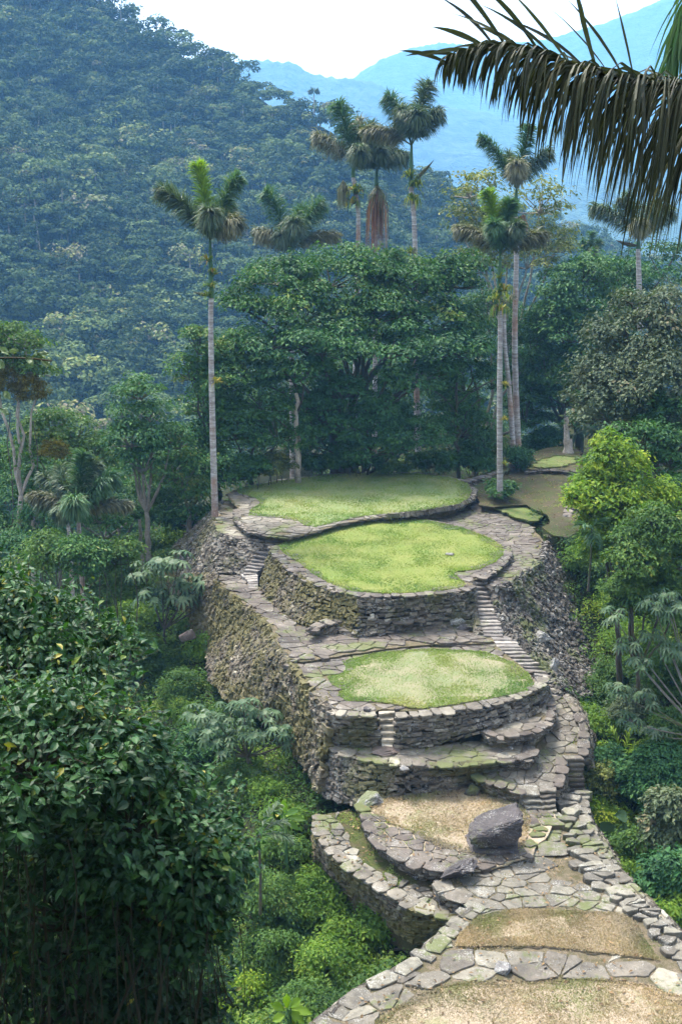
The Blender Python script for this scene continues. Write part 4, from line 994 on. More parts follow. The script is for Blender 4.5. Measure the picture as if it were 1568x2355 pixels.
def palm(label, y, top, base_uv=None, base_xy=None, width=13, fr=(), crownshaft=60, group=None, n=330, L=0.85, w=0.055, dead=None, lean=(), name='palm_tree', spathes=()):
    """top: traced crown point; fr: (du, dv, depth, material, length factor)"""
    tp = PY(top[0], top[1], y); sc = np.linalg.norm(tp) / F
    if base_uv: b = PY(base_uv[0], base_uv[1], y)
    else: b = tp.copy()
    if base_xy: b[0], b[1] = base_xy
    b[2] = min(terr1(b[0], b[1]) - 0.2, tp[2] - 2) if base_uv is None else b[2]
    o = thing(name, label, 'palm', b, group)
    tb = MB(); r = width * sc / 2
    pts = [b] + [PY(p[0] + RNG.uniform(-3, 3), p[1], y) for p in lean] + [tp - [0, 0, crownshaft * sc]]
    P = resample(smooth_poly(np.array(pts), False, 2), n=26)
    tube(tb, P, np.linspace(r * 1.15, r * 0.8, 26), 10, 0.5, 0.03)
    obj('trunk', tb, M['palm_bark'], o, smooth=True)
    cs = MB(); tube(cs, np.array([P[-1], P[-1] * .5 + tp * .5, tp]), [r * 0.85, r * 0.75, r * 0.35], 8)
    obj('crownshaft', cs, M['frond_green'], o, smooth=True)
    for f in fr:
        du, dv, dp, mt = f[:4]; k = f[4] if len(f) > 4 else 1.0
        fm, st = MB(), MB()
        tip = tp + np.array([du * sc * 1.12, dp, -dv * sc * 1.08])
        frond(fm, fm, tp - [0, 0, 0.1], tip, L * k * 1.0, int(n * 1.7), w * 1.1, r=0.05, down=f[5] if len(f) > 5 else 0.42, up_mid=f[6] if len(f) > 6 else 0.22, tint=RNG.uniform(0.35, 0.6))
        obj('frond', fm, M[mt], o)
    for (du, dv, sx) in spathes:
        sm = MB(); a = P[-1] + [0, 0, 0.2]; e = a + np.array([du * sc, -0.3, -dv * sc])
        tube(sm, bez(a, (a + e) / 2 + [0, 0, -0.15], e, 8), np.array([.04, .06, .09, .10, .09, .07, .04, .01]) * sx, 6)
        obj('spathe', sm, M['bark_dark'], o, smooth=True)
    if dead:
        for (du, dv, ln, mt, wd) in dead:
            dm = MB(); a = P[-1] + np.array([du * sc, -0.15, -dv * sc]); m = 160
            l_ = ln * sc * RNG.uniform(.5, 1, m)
            q0 = a + RNG.normal(0, 0.05, (m, 3)); az = RNG.uniform(0, 6.28, m)
            out = np.stack([np.cos(az), np.sin(az), 0 * az], 1) * wd * sc * RNG.uniform(.2, 1, (m, 1))
            q1 = q0 + out - [0, 0, 1] * (l_ * .35)[:, None]; q2 = q0 + out * 1.1 - np.stack([0 * l_, 0 * l_, l_], 1)
            s_ = nrm(RNG.normal(0, 1, (m, 3)) * [1, 1, 0.1]) * 0.02
            V = np.stack([q0 - s_, q0 + s_, q1 - s_, q1 + s_, q2 - s_ * .5, q2 + s_ * .5], 1)
            k = np.arange(m)[:, None] * 6
            dm.add(V.reshape(-1, 3), np.concatenate([k + [0, 1, 3, 2], k + [2, 3, 5, 4]]), RNG.uniform(0, 1, 2 * m))
            obj('hanging_cluster', dm, M[mt], o)
    return o

def rosette(name, label, c, size, mat, n=26, width=0.09, updir=(0, 0, 1), group=None, cat='bromeliad', down=0.5, kind=None):
    mb = MB(); c = np.asarray(c, float); updir = nrm(np.array(updir, float))
    d = nrm(RNG.normal(0, 1, (n, 3)) * [1, 1, 0.5] + updir * 0.8)
    p1 = c + d * size * 0.5; p2 = c + d * size * 0.9 - [0, 0, size * 0.1]; p3 = c + d * size * 1.05 - np.array([0, 0, size * down])
    wv = nrm(np.cross(d, [0, 0, 1.0])) * size * width
    V = np.stack([c - wv * .7 + 0 * d, c + wv * .7 + 0 * d, p1 - wv, p1 + wv, p2 - wv * .6, p2 + wv * .6, p3 - wv * .05, p3 + wv * .05], 1)
    k = np.arange(n)[:, None] * 8
    mb.add(V.reshape(-1, 3), np.concatenate([k + [0, 1, 3, 2], k + [2, 3, 5, 4], k + [4, 5, 7, 6]]), np.tile(np.clip(RNG.normal(0.45, 0.25, n), 0, 1), 3))
    return tag(obj(name, mb, M[mat], origin=tuple(c)), label, cat, group)

# back row of palms (y, crown point, fronds as screen offsets turned into metres at that distance)
G = 'tall palms standing round the terraces'
P1 = palm('tall palm with ringed trunk left of the upper lawn, lime spear leaf on top', 56, (483, 548), base_uv=(495, 1188), width=14, crownshaft=130, lean=((489, 900), (486, 700)), group=G, n=420, L=0.95,
          fr=[(-98, -95, 0.3, 'frond', 1.0, .5), (-20, -145, 0.2, 'frond_new', .75, .2), (58, -120, 0.4, 'frond_green', .85, .45), (55, -30, -1.0, 'frond_old', 1.1, .7), (10, -50, -1.6, 'frond', 1.15, .7), (35, -60, 1.2, 'frond', 1.0, .6), (-15, -65, .9, 'frond_green', .9, .5)], spathes=((-38, -5, 1.0),))
palm('palm crown rising left behind the big central tree', 76, (668, 575), width=13, crownshaft=50, group=G, n=420, L=1.15,
     fr=[(-48, -115, .3, 'frond_green', 1, .5), (62, -92, .4, 'frond_green', 1.05, .6), (-62, -35, -.9, 'frond_old', 1, .75), (95, -28, .2, 'frond_old', .8, .7), (10, -55, -1.6, 'frond', 1.15, .7), (25, -80, 1.2, 'frond_green', 1, .5), (-15, -30, -1.4, 'frond', 1, .7)])
palm('left palm of the trio, with a cluster of strap-leaved plants below its crown', 78, (812, 375), width=12, crownshaft=30, lean=((826, 540), (822, 470)), base_xy=None, group=G, n=400, L=1.15,
     fr=[(-30, -112, .5, 'frond_green', 1, .5), (-72, -48, -.5, 'frond_old', 1.05, .75), (10, -60, 1.0, 'frond', 1, .6), (12, -20, -1.8, 'frond', 1.1, .7), (40, -70, .6, 'frond', 1, .6)], dead=((-22, 10, 60, 'frond_old', 14),))
palm('middle palm of the trio, with a long rust-red hanging flower cluster', 80, (866, 385), width=11, crownshaft=40, group=G, n=420, L=1.15,
     fr=[(-40, -85, -.6, 'frond_old', 1.1, .7), (40, -70, .3, 'frond_old', 1.05, .6), (-36, -20, -1.2, 'frond', 1, .75), (50, -20, -1, 'frond', 1.05, .75), (0, -70, 1.5, 'frond', 1, .6), (5, -30, -1.9, 'frond', 1.05, .75)],
     dead=((2, 5, 140, 'dead', 26), (2, 0, 70, 'frond_old', 20)))
palm('tallest palm of the trio, its slim trunk standing in front of the central tree', 74, (946, 330), base_uv=(962, 1090), width=13, crownshaft=90, lean=((957, 800), (952, 520)), group=G, n=430, L=1.1,
     fr=[(-48, -88, .3, 'frond_green', 1, .6), (32, -112, .4, 'frond', 1.0, .5), (52, -55, -.5, 'frond', 1.05, .75), (-90, -22, .2, 'frond_old', 1, .7), (8, -50, -1.7, 'frond', 1.15, .7), (12, -60, 1.4, 'frond', 1, .6), (-22, -60, -1.0, 'frond', 1, .7)], spathes=((48, -48, 1.2),))
palm('palm in front of the trees on the right, with a fresh yellow-green leaf', 58, (1150, 580), base_uv=(1149, 1142), width=13, crownshaft=110, lean=((1147, 900), (1150, 740)), group=G, n=440, L=0.85,
     fr=[(-30, -118, .2, 'frond_new', .8, .3), (18, -98, .3, 'frond_green', .9, .4), (-85, -45, .2, 'frond_old', 1, .75), (85, -32, .2, 'frond_old', 1.05, .75), (-20, -52, -1.3, 'frond_green', 1, .6), (25, -50, -1.3, 'frond', 1, .6), (5, -70, 1.2, 'frond', 1, .6)])
palm('palm with a nodding grey crown high above the sparse yellowish tree', 70, (1187, 432), base_uv=(1192, 1052), width=13, crownshaft=60, lean=((1184, 800), (1188, 560)), group=G, n=400, L=1.0,
     fr=[(-72, -95, .2, 'frond_green', .8, .6), (22, -118, .4, 'frond_green', .9, .5), (62, -68, .2, 'frond', 1, .75), (-8, -42, -1.7, 'frond_old', 1.1, .8), (-15, -60, .9, 'frond', .9, .6)], dead=((-30, -10, 40, 'dead', 14), (16, 0, 50, 'dead', 12)))
palm('bare-looking palm trunk leaning just left of the grey-crowned palm', 68, (1160, 700), base_uv=(1180, 1045), width=11, crownshaft=20, lean=((1170, 900), (1161, 780)), group=G, n=60, L=0.5,
     fr=[(-12, -25, .2, 'frond_old', .8, .8), (14, -18, -.5, 'frond_old', .8, .8)])
palm('dark palm behind the hanging near leaf, trunk rising from the right woods', 72, (1468, 545), base_uv=(1472, 760), width=12, crownshaft=25, group=G, n=420, L=1.1,
     fr=[(-88, -55, .3, 'frond', 1, .7), (-30, -75, .5, 'frond', 1, .6), (60, -50, .3, 'frond', 1, .7), (20, -60, -1.2, 'frond', 1, .7), (-10, -25, -1.5, 'frond_old', 1, .8)], spathes=((-52, -12, 1.3),))
palm('small distant palm tip poking above the right woods', 95, (1357, 600), width=9, crownshaft=20, group=G, n=200, L=.9,
     fr=[(0, -55, .2, 'frond_green', .8, .4), (-18, -38, .2, 'frond_green', .8, .5), (18, -38, .2, 'frond_green', .8, .5), (0, -20, -1, 'frond', .9, .7)])
palm('low spreading palm among the trees in the left valley', 47, (180, 1178), width=12, crownshaft=20, group=G, n=420, L=0.8,
     fr=[(12, -118, .5, 'frond_green', .9, .4), (75, -72, .3, 'frond_green', 1.1, .7), (-95, -32, .2, 'frond_old', .8, .7), (100, -10, .3, 'frond_old', .8, .7), (10, -35, -1.5, 'frond_green', 1.15, .7), (-40, -60, .8, 'frond', 1, .6), (35, -95, .8, 'frond', .9, .5), (-25, -12, -1, 'frond', 1, .8)])
palm('second low palm trunk behind the spreading valley palm', 50, (155, 1165), width=10, crownshaft=15, group=G, n=200, L=0.8,
     fr=[(-50, -60, .5, 'frond', .9, .6), (-15, -75, .6, 'frond', 1, .5), (-60, -5, .2, 'frond', 1, .7)])
palm('tiny palm silhouetted on the crest of the blue hillside', 340, (722, 215), base_uv=(722, 262), width=2.5, crownshaft=4, group=G, n=60, L=1.2, w=.12,
     fr=[(-9, -3, .5, 'frond', 1), (9, -3, .5, 'frond', 1), (-5, -8, .5, 'frond', 1), (6, -7, .5, 'frond', 1)])

def on_trunk(u, v, y, k, label, size, mat='brom', n=30, off=-0.2, down=0.5):
    rosette('bromeliad', label, PY(u, v, y + off), size, mat, n, group='bromeliads growing on palm trunks', down=down)
for args in [(478, 600, 56, 0, 'uppermost bromeliad on the left palm trunk, green and brown', .50), (494, 632, 56, 0, 'second bromeliad from the top on the left palm trunk', .50), (484, 660, 56, 0, 'rusty bromeliad half way down the clump on the left palm', .52),
             (476, 682, 56, 0, 'lowest bromeliad of the clump on the left palm', .45), (498, 878, 56, 0, 'single lime bromeliad low on the left palm trunk', .38, 'brom_yellow'),
             (818, 445, 78, 0, 'big strap-leaved bromeliad under the crown of the left trio palm', .85, 'brom', 60), (812, 470, 78, 0, 'drooping bromeliad below the big one on the left trio palm', .7, 'brom', 40, -.2, .9),
             (942, 408, 74, 0, 'bromeliad just under the crown of the tallest palm', .7, 'brom', 40), (957, 430, 74, 0, 'spiky bromeliad on the tallest palm, right side of its clump', .75, 'brom', 50), (948, 462, 74, 0, 'drooping bromeliad at the foot of the clump on the tallest palm', .7, 'brom', 40, -.2, .9), (943, 582, 74, 0, 'lone red-brown bromeliad beside the tallest palm trunk', .6, 'brom', 36),
             (1148, 640, 58, 0, 'uppermost bromeliad on the palm with the fresh leaf', .5), (1158, 672, 58, 0, 'large strap-leaved bromeliad on the palm with the fresh leaf', .65, 'brom', 50), (1140, 690, 58, 0, 'bromeliad at the left of the clump on the palm with the fresh leaf', .55, 'brom', 40), (1150, 715, 58, 0, 'brown drooping bromeliad ending the clump on the fresh-leaf palm', .6, 'brom', 40, -.2, 1.0),
             (1160, 885, 58, 0, 'small yellow bromeliad high on the fresh-leaf palm trunk', .3, 'brom_yellow'), (1160, 965, 58, 0, 'small yellow bromeliad half way down the fresh-leaf palm trunk', .3, 'brom_yellow'), (1158, 1068, 58, 0, 'green bromeliad low on the fresh-leaf palm trunk', .3, 'brom')]:
    on_trunk(*args)

# ------------------------------------------------------------------ woods behind the terraces
W = 'trees behind the upper lawn'
tree('broad_tree', 'large dark layered tree filling the middle behind the upper lawn', 'tree',
     [(760, 640, 125, 60, 68), (640, 640, 85, 45, 67), (860, 612, 110, 48, 69), (955, 660, 100, 60, 68), (565, 700, 60, 38, 66), (1040, 640, 80, 55, 69), (700, 720, 120, 55, 66), (850, 735, 130, 55, 66), (1000, 745, 100, 55, 67)],
     'leaf_dark', leaf=0.27, per=120, padr=1.0, flat=0.62, spread_t=.2, base=PY(800, 1090, 68)[:2], trunk=0.32, fork=0.5, stems=2, inner=0.45)
tree('broad_tree', 'blue-green spreading tree standing in front of the central one', 'tree',
     [(620, 790, 110, 55, 64), (740, 800, 90, 50, 63), (900, 800, 120, 50, 64), (1030, 800, 100, 50, 65), (690, 860, 80, 40, 63), (560, 850, 70, 50, 64), (960, 870, 90, 45, 64)],
     'leaf_deep', leaf=0.26, per=110, padr=0.95, flat=0.55, spread_t=.2, base=PY(775, 1090, 66)[:2], trunk=0.28, fork=0.5, stems=2, inner=0.4)
tree('olive_tree', 'olive-leaved tree at the left edge of the woods beside the palm trunk', 'tree',
     [(455, 800, 38, 45, 62), (440, 860, 40, 40, 62), (500, 870, 60, 60, 62), (530, 790, 40, 30, 63), (470, 930, 50, 50, 62)], 'leaf_dark', leaf=0.22, per=120, padr=0.75, flat=0.5, base=PY(500, 1120, 63)[:2], trunk=0.16, tint=0.62)
tree('shade_tree', 'dark low tree left of the central trunks behind the lawn', 'tree',
     [(600, 920, 90, 55, 63), (540, 990, 80, 60, 62), (640, 1000, 80, 55, 62), (480, 1030, 55, 70, 62), (520, 1090, 60, 40, 61)], 'leaf_dark', leaf=0.20, per=120, padr=0.85, base=PY(600, 1120, 64)[:2], trunk=0.2, tint=0.35)
tree('shade_tree', 'dark feathery tree in the middle under the big crowns', 'tree',
     [(700, 935, 80, 50, 64), (880, 955, 80, 60, 64), (950, 1000, 90, 45, 63), (850, 1040, 70, 35, 63), (720, 1010, 60, 50, 65), (785, 905, 75, 40, 63.5), (790, 985, 70, 40, 63)], 'leaf_deep', leaf=0.19, per=130, padr=0.8, base=PY(860, 1085, 66)[:2], trunk=0.18, tint=0.42)
tree('shade_tree', 'deep green tree at the right end of the woods behind the lawn', 'tree',
     [(1070, 880, 75, 70, 68), (1080, 790, 60, 60, 69), (1060, 980, 80, 70, 67), (1110, 1040, 60, 45, 67), (1210, 950, 55, 90, 78), (1215, 820, 60, 80, 80), (1120, 720, 60, 70, 76)], 'leaf_dark', leaf=0.22, per=130, padr=0.95, base=PY(1080, 1085, 69)[:2], trunk=0.22, tint=0.32)
tree('back_wood', 'dark tree closing the gap far behind the central trunks', 'tree',
     [(600, 1000, 160, 110, 84), (800, 980, 160, 120, 86), (1000, 980, 150, 120, 86), (900, 850, 160, 80, 88), (680, 850, 130, 70, 88)], 'leaf_dark', leaf=0.34, per=110, padr=1.7, base=PY(820, 1060, 86)[:2], trunk=0.3, tint=0.2)
for i, (u, v0, v1, y, k, lab) in enumerate([(772, 1085, 860, 65, .26, 'thick dark leaning trunk behind the middle of the upper lawn'), (790, 1085, 850, 66, .2, 'dark forked trunk beside the leaning one behind the lawn'), (843, 1085, 850, 67, .22, 'straight black trunk right of the forked one'),
                                            (686, 1092, 905, 62, .15, 'thin pale lichen-covered trunk behind the left half of the upper lawn'), (1055, 1085, 880, 66, .1, 'slim curved trunk behind the right end of the upper lawn'), (1305, 1050, 960, 72, .2, 'short pale trunk with flared foot on the background clearing')]):
    b, t = PY(u, v0, y), PY(u - (18 if i == 0 else 5), v1, y)
    o = thing('bare_trunk', lab, 'tree', b); tb = MB()
    P = limb(tb, b - [0, 0, 0.5], t, k * 1.3, k * .7, 0.03, 12, 9)
    if i == 5: tube(tb, np.array([b - [0, 0, .4], b, b + [0, 0, .5], b + [0, 0, 1.2]]), [.75, .5, .3, .22], 9)
    obj('trunk', tb, M['bark_pale' if i in (3, 5) else 'bark_dark'], o, smooth=True)
    bb = MB()
    for q in range(3): limb(bb, P[6 + q], P[6 + q] + RNG.normal(0, 1, 3) * [1.4, .6, .3] + [0, 0, 1.6], k * .4, .03, .15)
    obj('branch', bb, M['bark_dark'], o)
for a in [('leafy bush hiding the foot of the left valley palm trunk', 110, 1275, 75, 50, 'leaf_mid', 45), ('leafy bush hiding the foot of the spreading valley palm', 190, 1285, 75, 52, 'leaf_dark', 44.5), ('rounded bush right of the valley palm feet', 265, 1285, 60, 45, 'leaf_mid', 46), ('bush at the foot of the pale-stemmed tree', 35, 1270, 60, 45, 'leaf_deep', 50)]:
    bush('bush', a[0], a[1], a[2], a[3], a[4], a[5], .17, 110, .6, y=a[6], group='bushes on the left slope', tint=.5)
U = 'shrubs along the back edge of the upper lawn'
for a in [('low dark shrub behind the left tip of the upper lawn', 575, 1075, 45, 35, 'leaf_dark', 61), ('olive shrub under the pale lichened trunk', 640, 1070, 50, 26, 'leaf_sparse', 62), ('dark shrub right of the pale lichened trunk', 740, 1062, 55, 26, 'leaf_dark', 64),
          ('shrub with mossy twigs behind the middle of the upper lawn', 830, 1062, 55, 25, 'leaf_dark', 64), ('fresh green shrub poking over the back of the upper lawn', 905, 1078, 38, 14, 'leaf_mid', 64), ('dark shrub behind the right shoulder of the upper lawn', 1000, 1066, 60, 28, 'leaf_dark', 65), ('dark shrub at the left foot of the pale-trunked palms', 1090, 1060, 50, 35, 'leaf_deep', 66),
          ('small dark shrub at the foot of the fresh-leaf palm', 1150, 1125, 22, 20, 'leaf_dark', 59), ('dark shrub round the feet of the two pale palm trunks', 1190, 1055, 28, 26, 'leaf_deep', 66), ('shrub at the end of the background clearing', 1265, 1015, 60, 30, 'leaf_deep', 78)]:
    bush('shrub', a[0], a[1], a[2], a[3], a[4], a[5], 0.2, y=a[6], group=U, tint=0.35)
# behind and right
tree('sparse_tree', 'airy tree of yellowish olive leaves against the far ridge', 'tree',
     [(1080, 440, 60, 40, 82), (1240, 470, 65, 50, 82), (1150, 520, 90, 60, 82), (1275, 560, 60, 55, 82), (1060, 520, 45, 45, 82), (1130, 420, 40, 30, 83), (1210, 600, 80, 50, 81), (1100, 600, 70, 40, 81)], 'leaf_sparse', 'bark_pale', leaf=0.30, per=55, padr=1.1, dens=0.75, flat=0.6, base=PY(1190, 1000, 82)[:2], trunk=0.2, inner=0.35, tint=0.5, spread_t=0.2)
tree('broad_tree', 'rich green rounded tree at the right behind the background clearing', 'tree',
     [(1340, 640, 90, 45, 78), (1300, 700, 70, 45, 77), (1400, 640, 70, 40, 79), (1310, 770, 70, 45, 76), (1260, 700, 30, 40, 77), (1400, 720, 90, 50, 77)], 'leaf_deep', leaf=0.28, per=130, padr=1.1, flat=0.45, base=PY(1330, 1020, 80)[:2], trunk=0.3, tint=0.65)
tree('shade_tree', 'dark hollow tree overhanging the background clearing', 'tree',
     [(1260, 850, 55, 60, 78), (1300, 920, 60, 50, 77), (1225, 930, 35, 60, 80), (1330, 850, 60, 60, 76), (1360, 950, 60, 60, 73), (1240, 760, 45, 50, 79)], 'leaf_dark', leaf=0.22, per=130, padr=0.95, base=PY(1300, 1015, 82)[:2], trunk=0.25, tint=0.3)
tree('back_wood', 'dark wood edge far behind the right background clearing', 'tree',
     [(1250, 880, 110, 110, 92), (1400, 800, 120, 130, 95), (1520, 620, 90, 60, 92), (1430, 640, 80, 50, 94), (1150, 800, 90, 100, 92)], 'leaf_dark', leaf=0.36, per=110, padr=1.8, base=PY(1300, 1000, 95)[:2], trunk=0.3, tint=0.3)
tree('grey_tree', 'great rounded grey-green tree on the right edge', 'tree',
     [(1450, 780, 90, 65, 52), (1530, 730, 90, 55, 52), (1390, 870, 75, 60, 51), (1500, 880, 100, 90, 50), (1400, 950, 70, 50, 50), (1560, 830, 60, 80, 52), (1350, 910, 45, 55, 52), (1500, 980, 90, 60, 50), (1450, 690, 40, 25, 53)], 'leaf_grey', leaf=0.21, per=120, padr=0.8, flat=0.65, base=(17.5, 53), trunk=0.3, tint=0.5, inner=0.6)
tree('leafy_shrub', 'bright lime bushy shrub right of the background clearing', 'shrub',
     [(1400, 1070, 50, 55, 42), (1450, 1100, 60, 55, 42), (1370, 1130, 55, 40, 41.5), (1480, 1150, 60, 45, 42), (1420, 1160, 75, 40, 41), (1520, 1150, 40, 35, 42), (1405, 1020, 28, 28, 42), (1400, 1210, 60, 45, 41), (1460, 1210, 60, 40, 42), (1345, 1150, 40, 30, 41), (1400, 1265, 50, 40, 41), (1450, 1280, 60, 50, 42)], 'leaf_yellow', leaf=0.17, per=120, padr=0.5, flat=0.7, base=(11.5, 42), trunk=0.12, tint=0.5, inner=0.6)
tree('leafy_shrub', 'dense round mid-green shrub on the right below the lime one', 'shrub',
     [(1500, 1225, 70, 50, 38), (1470, 1290, 60, 50, 37.5), (1540, 1290, 50, 60, 38), (1430, 1240, 28, 30, 38), (1500, 1360, 70, 55, 38), (1440, 1370, 50, 50, 38), (1560, 1380, 45, 60, 38)], 'leaf_mid', leaf=0.15, per=130, padr=0.45, flat=0.7, base=(11, 38.5), trunk=0.1, tint=0.5, inner=0.6)
tree('shade_tree', 'dark tree in the gully behind the lime shrub at the right edge', 'tree',
     [(1540, 1050, 60, 70, 47), (1470, 1010, 60, 40, 47), (1560, 1150, 50, 60, 45), (1530, 960, 60, 60, 49)], 'leaf_dark', leaf=0.2, per=130, padr=0.75, base=(16, 47), trunk=0.2, tint=0.3)

# left valley
tree('mossy_tree', 'pale-stemmed tree at the left edge with leafy crown', 'tree',
     [(30, 775, 60, 32, 56), (85, 850, 42, 28, 56), (-20, 820, 60, 50, 56), (60, 790, 40, 25, 56)], 'leaf_mid', 'bark_pale', leaf=0.2, per=110, padr=0.7, base=PY(40, 1290, 54)[:2], trunk=0.17, stems=3, fork=0.55, tint=0.4)
for l, L in [('rusty moss ball hanging upper left in the pale-stemmed tree', [(20, 885, 36, 38, 55)]), ('dark rusty moss ball hanging right in the pale-stemmed tree', [(72, 905, 38, 38, 55)]), ('golden moss ball on a side branch left of the valley', [(122, 1038, 32, 27, 54)])]:
    o = tree('moss_ball', l, 'moss clump', L, 'leaf_moss', leaf=0.09, per=90, padr=0.3, flat=0.9, base=PY(L[0][0], L[0][1], 55)[:2], trunk=0.03, fork=0.9, limbs=False, group='moss balls in the left tree')
V_ = 'trees in the left valley'
for lab, L, mt, y0, tn in [
    ('round dark tree left of the valley palms', [(120, 985, 70, 40, 58), (170, 1010, 60, 45, 58), (90, 1040, 60, 45, 57), (210, 1050, 50, 50, 58)], 'leaf_mid', 58, .25),
    ('column-shaped dark green tree draped with climbers left of the tall palm', [(325, 905, 48, 38, 58), (340, 960, 45, 40, 58), (300, 1010, 60, 45, 57), (330, 1070, 50, 55, 57), (285, 960, 30, 30, 57), (390, 1010, 35, 35, 58)], 'leaf_deep', 58, .5),
    ('grey-green tree with thin pale stems between column tree and palm', [(415, 1020, 42, 30, 59), (450, 1060, 40, 40, 59), (400, 1090, 50, 45, 59), (460, 1130, 40, 40, 59)], 'leaf_dark', 59, .55),
    ('dark tree low between the valley palms and the column tree', [(250, 1110, 60, 50, 62), (320, 1160, 60, 50, 60), (240, 1190, 60, 40, 58)], 'leaf_dark', 60, .3),
    ('dark leafy tree at the left edge below the moss balls', [(20, 1080, 60, 60, 60), (80, 1120, 60, 60, 58), (20, 1190, 60, 60, 57), (100, 1210, 60, 50, 54)], 'leaf_deep', 57, .35),
    ('shady tree filling the valley behind the tall palm foot', [(440, 1180, 60, 50, 60), (380, 1170, 60, 50, 60), (470, 1090, 45, 70, 63)], 'leaf_dark', 60, .25),
    ('far dark tree at the valley bottom behind the palms', [(150, 1100, 120, 70, 75), (300, 1100, 140, 80, 78), (430, 1080, 110, 80, 78), (40, 1100, 100, 90, 75)], 'leaf_dark', 76, .25)]:
    tn = tn + .15
    tree('valley_tree', lab, 'tree', L, mt, 'bark', leaf=0.21 if y0 < 70 else .3, per=120, padr=0.85 if y0 < 70 else 1.4, group=V_, trunk=0.16, tint=tn, stems=2)
Bs = 'bushes on the left slope'
for a in [('leafy understory bush at the far left below the moss balls', 30, 1235, 70, 45, 'leaf_mid', .18), ('understory bush between the pale stems and the valley palms', 110, 1225, 55, 40, 'leaf_dark', .18), ('understory bush right of the valley palms', 235, 1225, 60, 45, 'leaf_mid', .18), ('understory bush hiding the foot of the column tree', 305, 1215, 55, 40, 'leaf_deep', .18), ('understory bush left of the tall palm foot', 430, 1205, 55, 40, 'leaf_dark', .18), ('tall understory bush behind the pale fern bank', 375, 1190, 50, 50, 'leaf_mid', .18), ('wide leafy bush behind the hedge top', 200, 1400, 100, 55, 'leaf_mid', .16), ('light bush above the umbrella-leaved tree', 480, 1490, 40, 35, 'leaf_bright', .13), ('dull green bush at the left edge above the foreground hedge', 60, 1290, 90, 45, 'leaf_mid', .16), ('bush beside the feet of the valley palms', 180, 1262, 70, 38, 'leaf_dark', .17), ('mid-green bush under the valley palms', 150, 1320, 80, 45, 'leaf_mid', .15), ('tall leafy bush left of the flank wall', 262, 1330, 100, 62, 'leaf_mid', .15),
          ('rounded dark bush below the column tree', 350, 1255, 50, 42, 'leaf_mid', .16), ('bush reaching over the far end of the flank wall', 405, 1300, 48, 35, 'leaf_mid', .15), ('pale yellow-green fern bank at the top of the flank wall', 418, 1240, 48, 20, 'leaf_bright', .17),
          ('wide bright bush in the middle of the left slope', 300, 1440, 110, 62, 'leaf_bright', .15), ('dense dark-green bush above the foreground leaves', 350, 1515, 105, 55, 'leaf_mid', .15), ('bush hiding the foot of the flank wall', 420, 1580, 60, 50, 'leaf_mid', .14), ('shadowy bush behind the umbrella-leaved tree', 470, 1700, 80, 62, 'leaf_dark', .14), ('small bush by the bend of the flank wall', 445, 1440, 40, 40, 'leaf_mid', .14),
          ('light green weeds along the foot of the flank wall', 430, 1640, 50, 30, 'leaf_bright', .11), ('dark bush at the left edge behind the hedge top', 90, 1390, 90, 40, 'leaf_mid', .14), ('bush under the umbrella-leaved tree', 560, 1800, 75, 50, 'leaf_mid', .12), ('grassy shrub by the trail at the corner of the ledge wall', 620, 1830, 40, 40, 'leaf_bright', .10), ('broad-leaved shrub left of the crescent path', 655, 1885, 45, 36, 'leaf_bright', .20),
          ('small bush under the tip of the crescent path', 640, 1960, 55, 42, 'leaf_mid', .11), ('bright leafy bush under the crescent path wall', 720, 2065, 95, 65, 'leaf_bright', .13), ('second bright bush beside the crescent wall', 830, 2140, 85, 55, 'leaf_bright', .13), ('dark twiggy bush at the edge of the foreground hedge', 620, 2080, 70, 75, 'leaf_mid', .11), ('mid-green bush low in the middle', 640, 2200, 110, 70, 'leaf_mid', .12),
          ('bush touching the left edge of the plaza', 780, 2220, 100, 60, 'leaf_bright', .12), ('white-flecked bush at the bottom near the hedge', 530, 2300, 90, 60, 'leaf_yellow', .10), ('bottom bush below the plaza edge', 700, 2310, 70, 45, 'leaf_mid', .11)]:
    bush('bush', a[0], a[1], a[2], a[3], a[4], a[5], a[6], 100, 0.42 if a[2] > 1500 else 0.6, group=Bs, flat=0.6)
Br = 'bushes on the right slope'
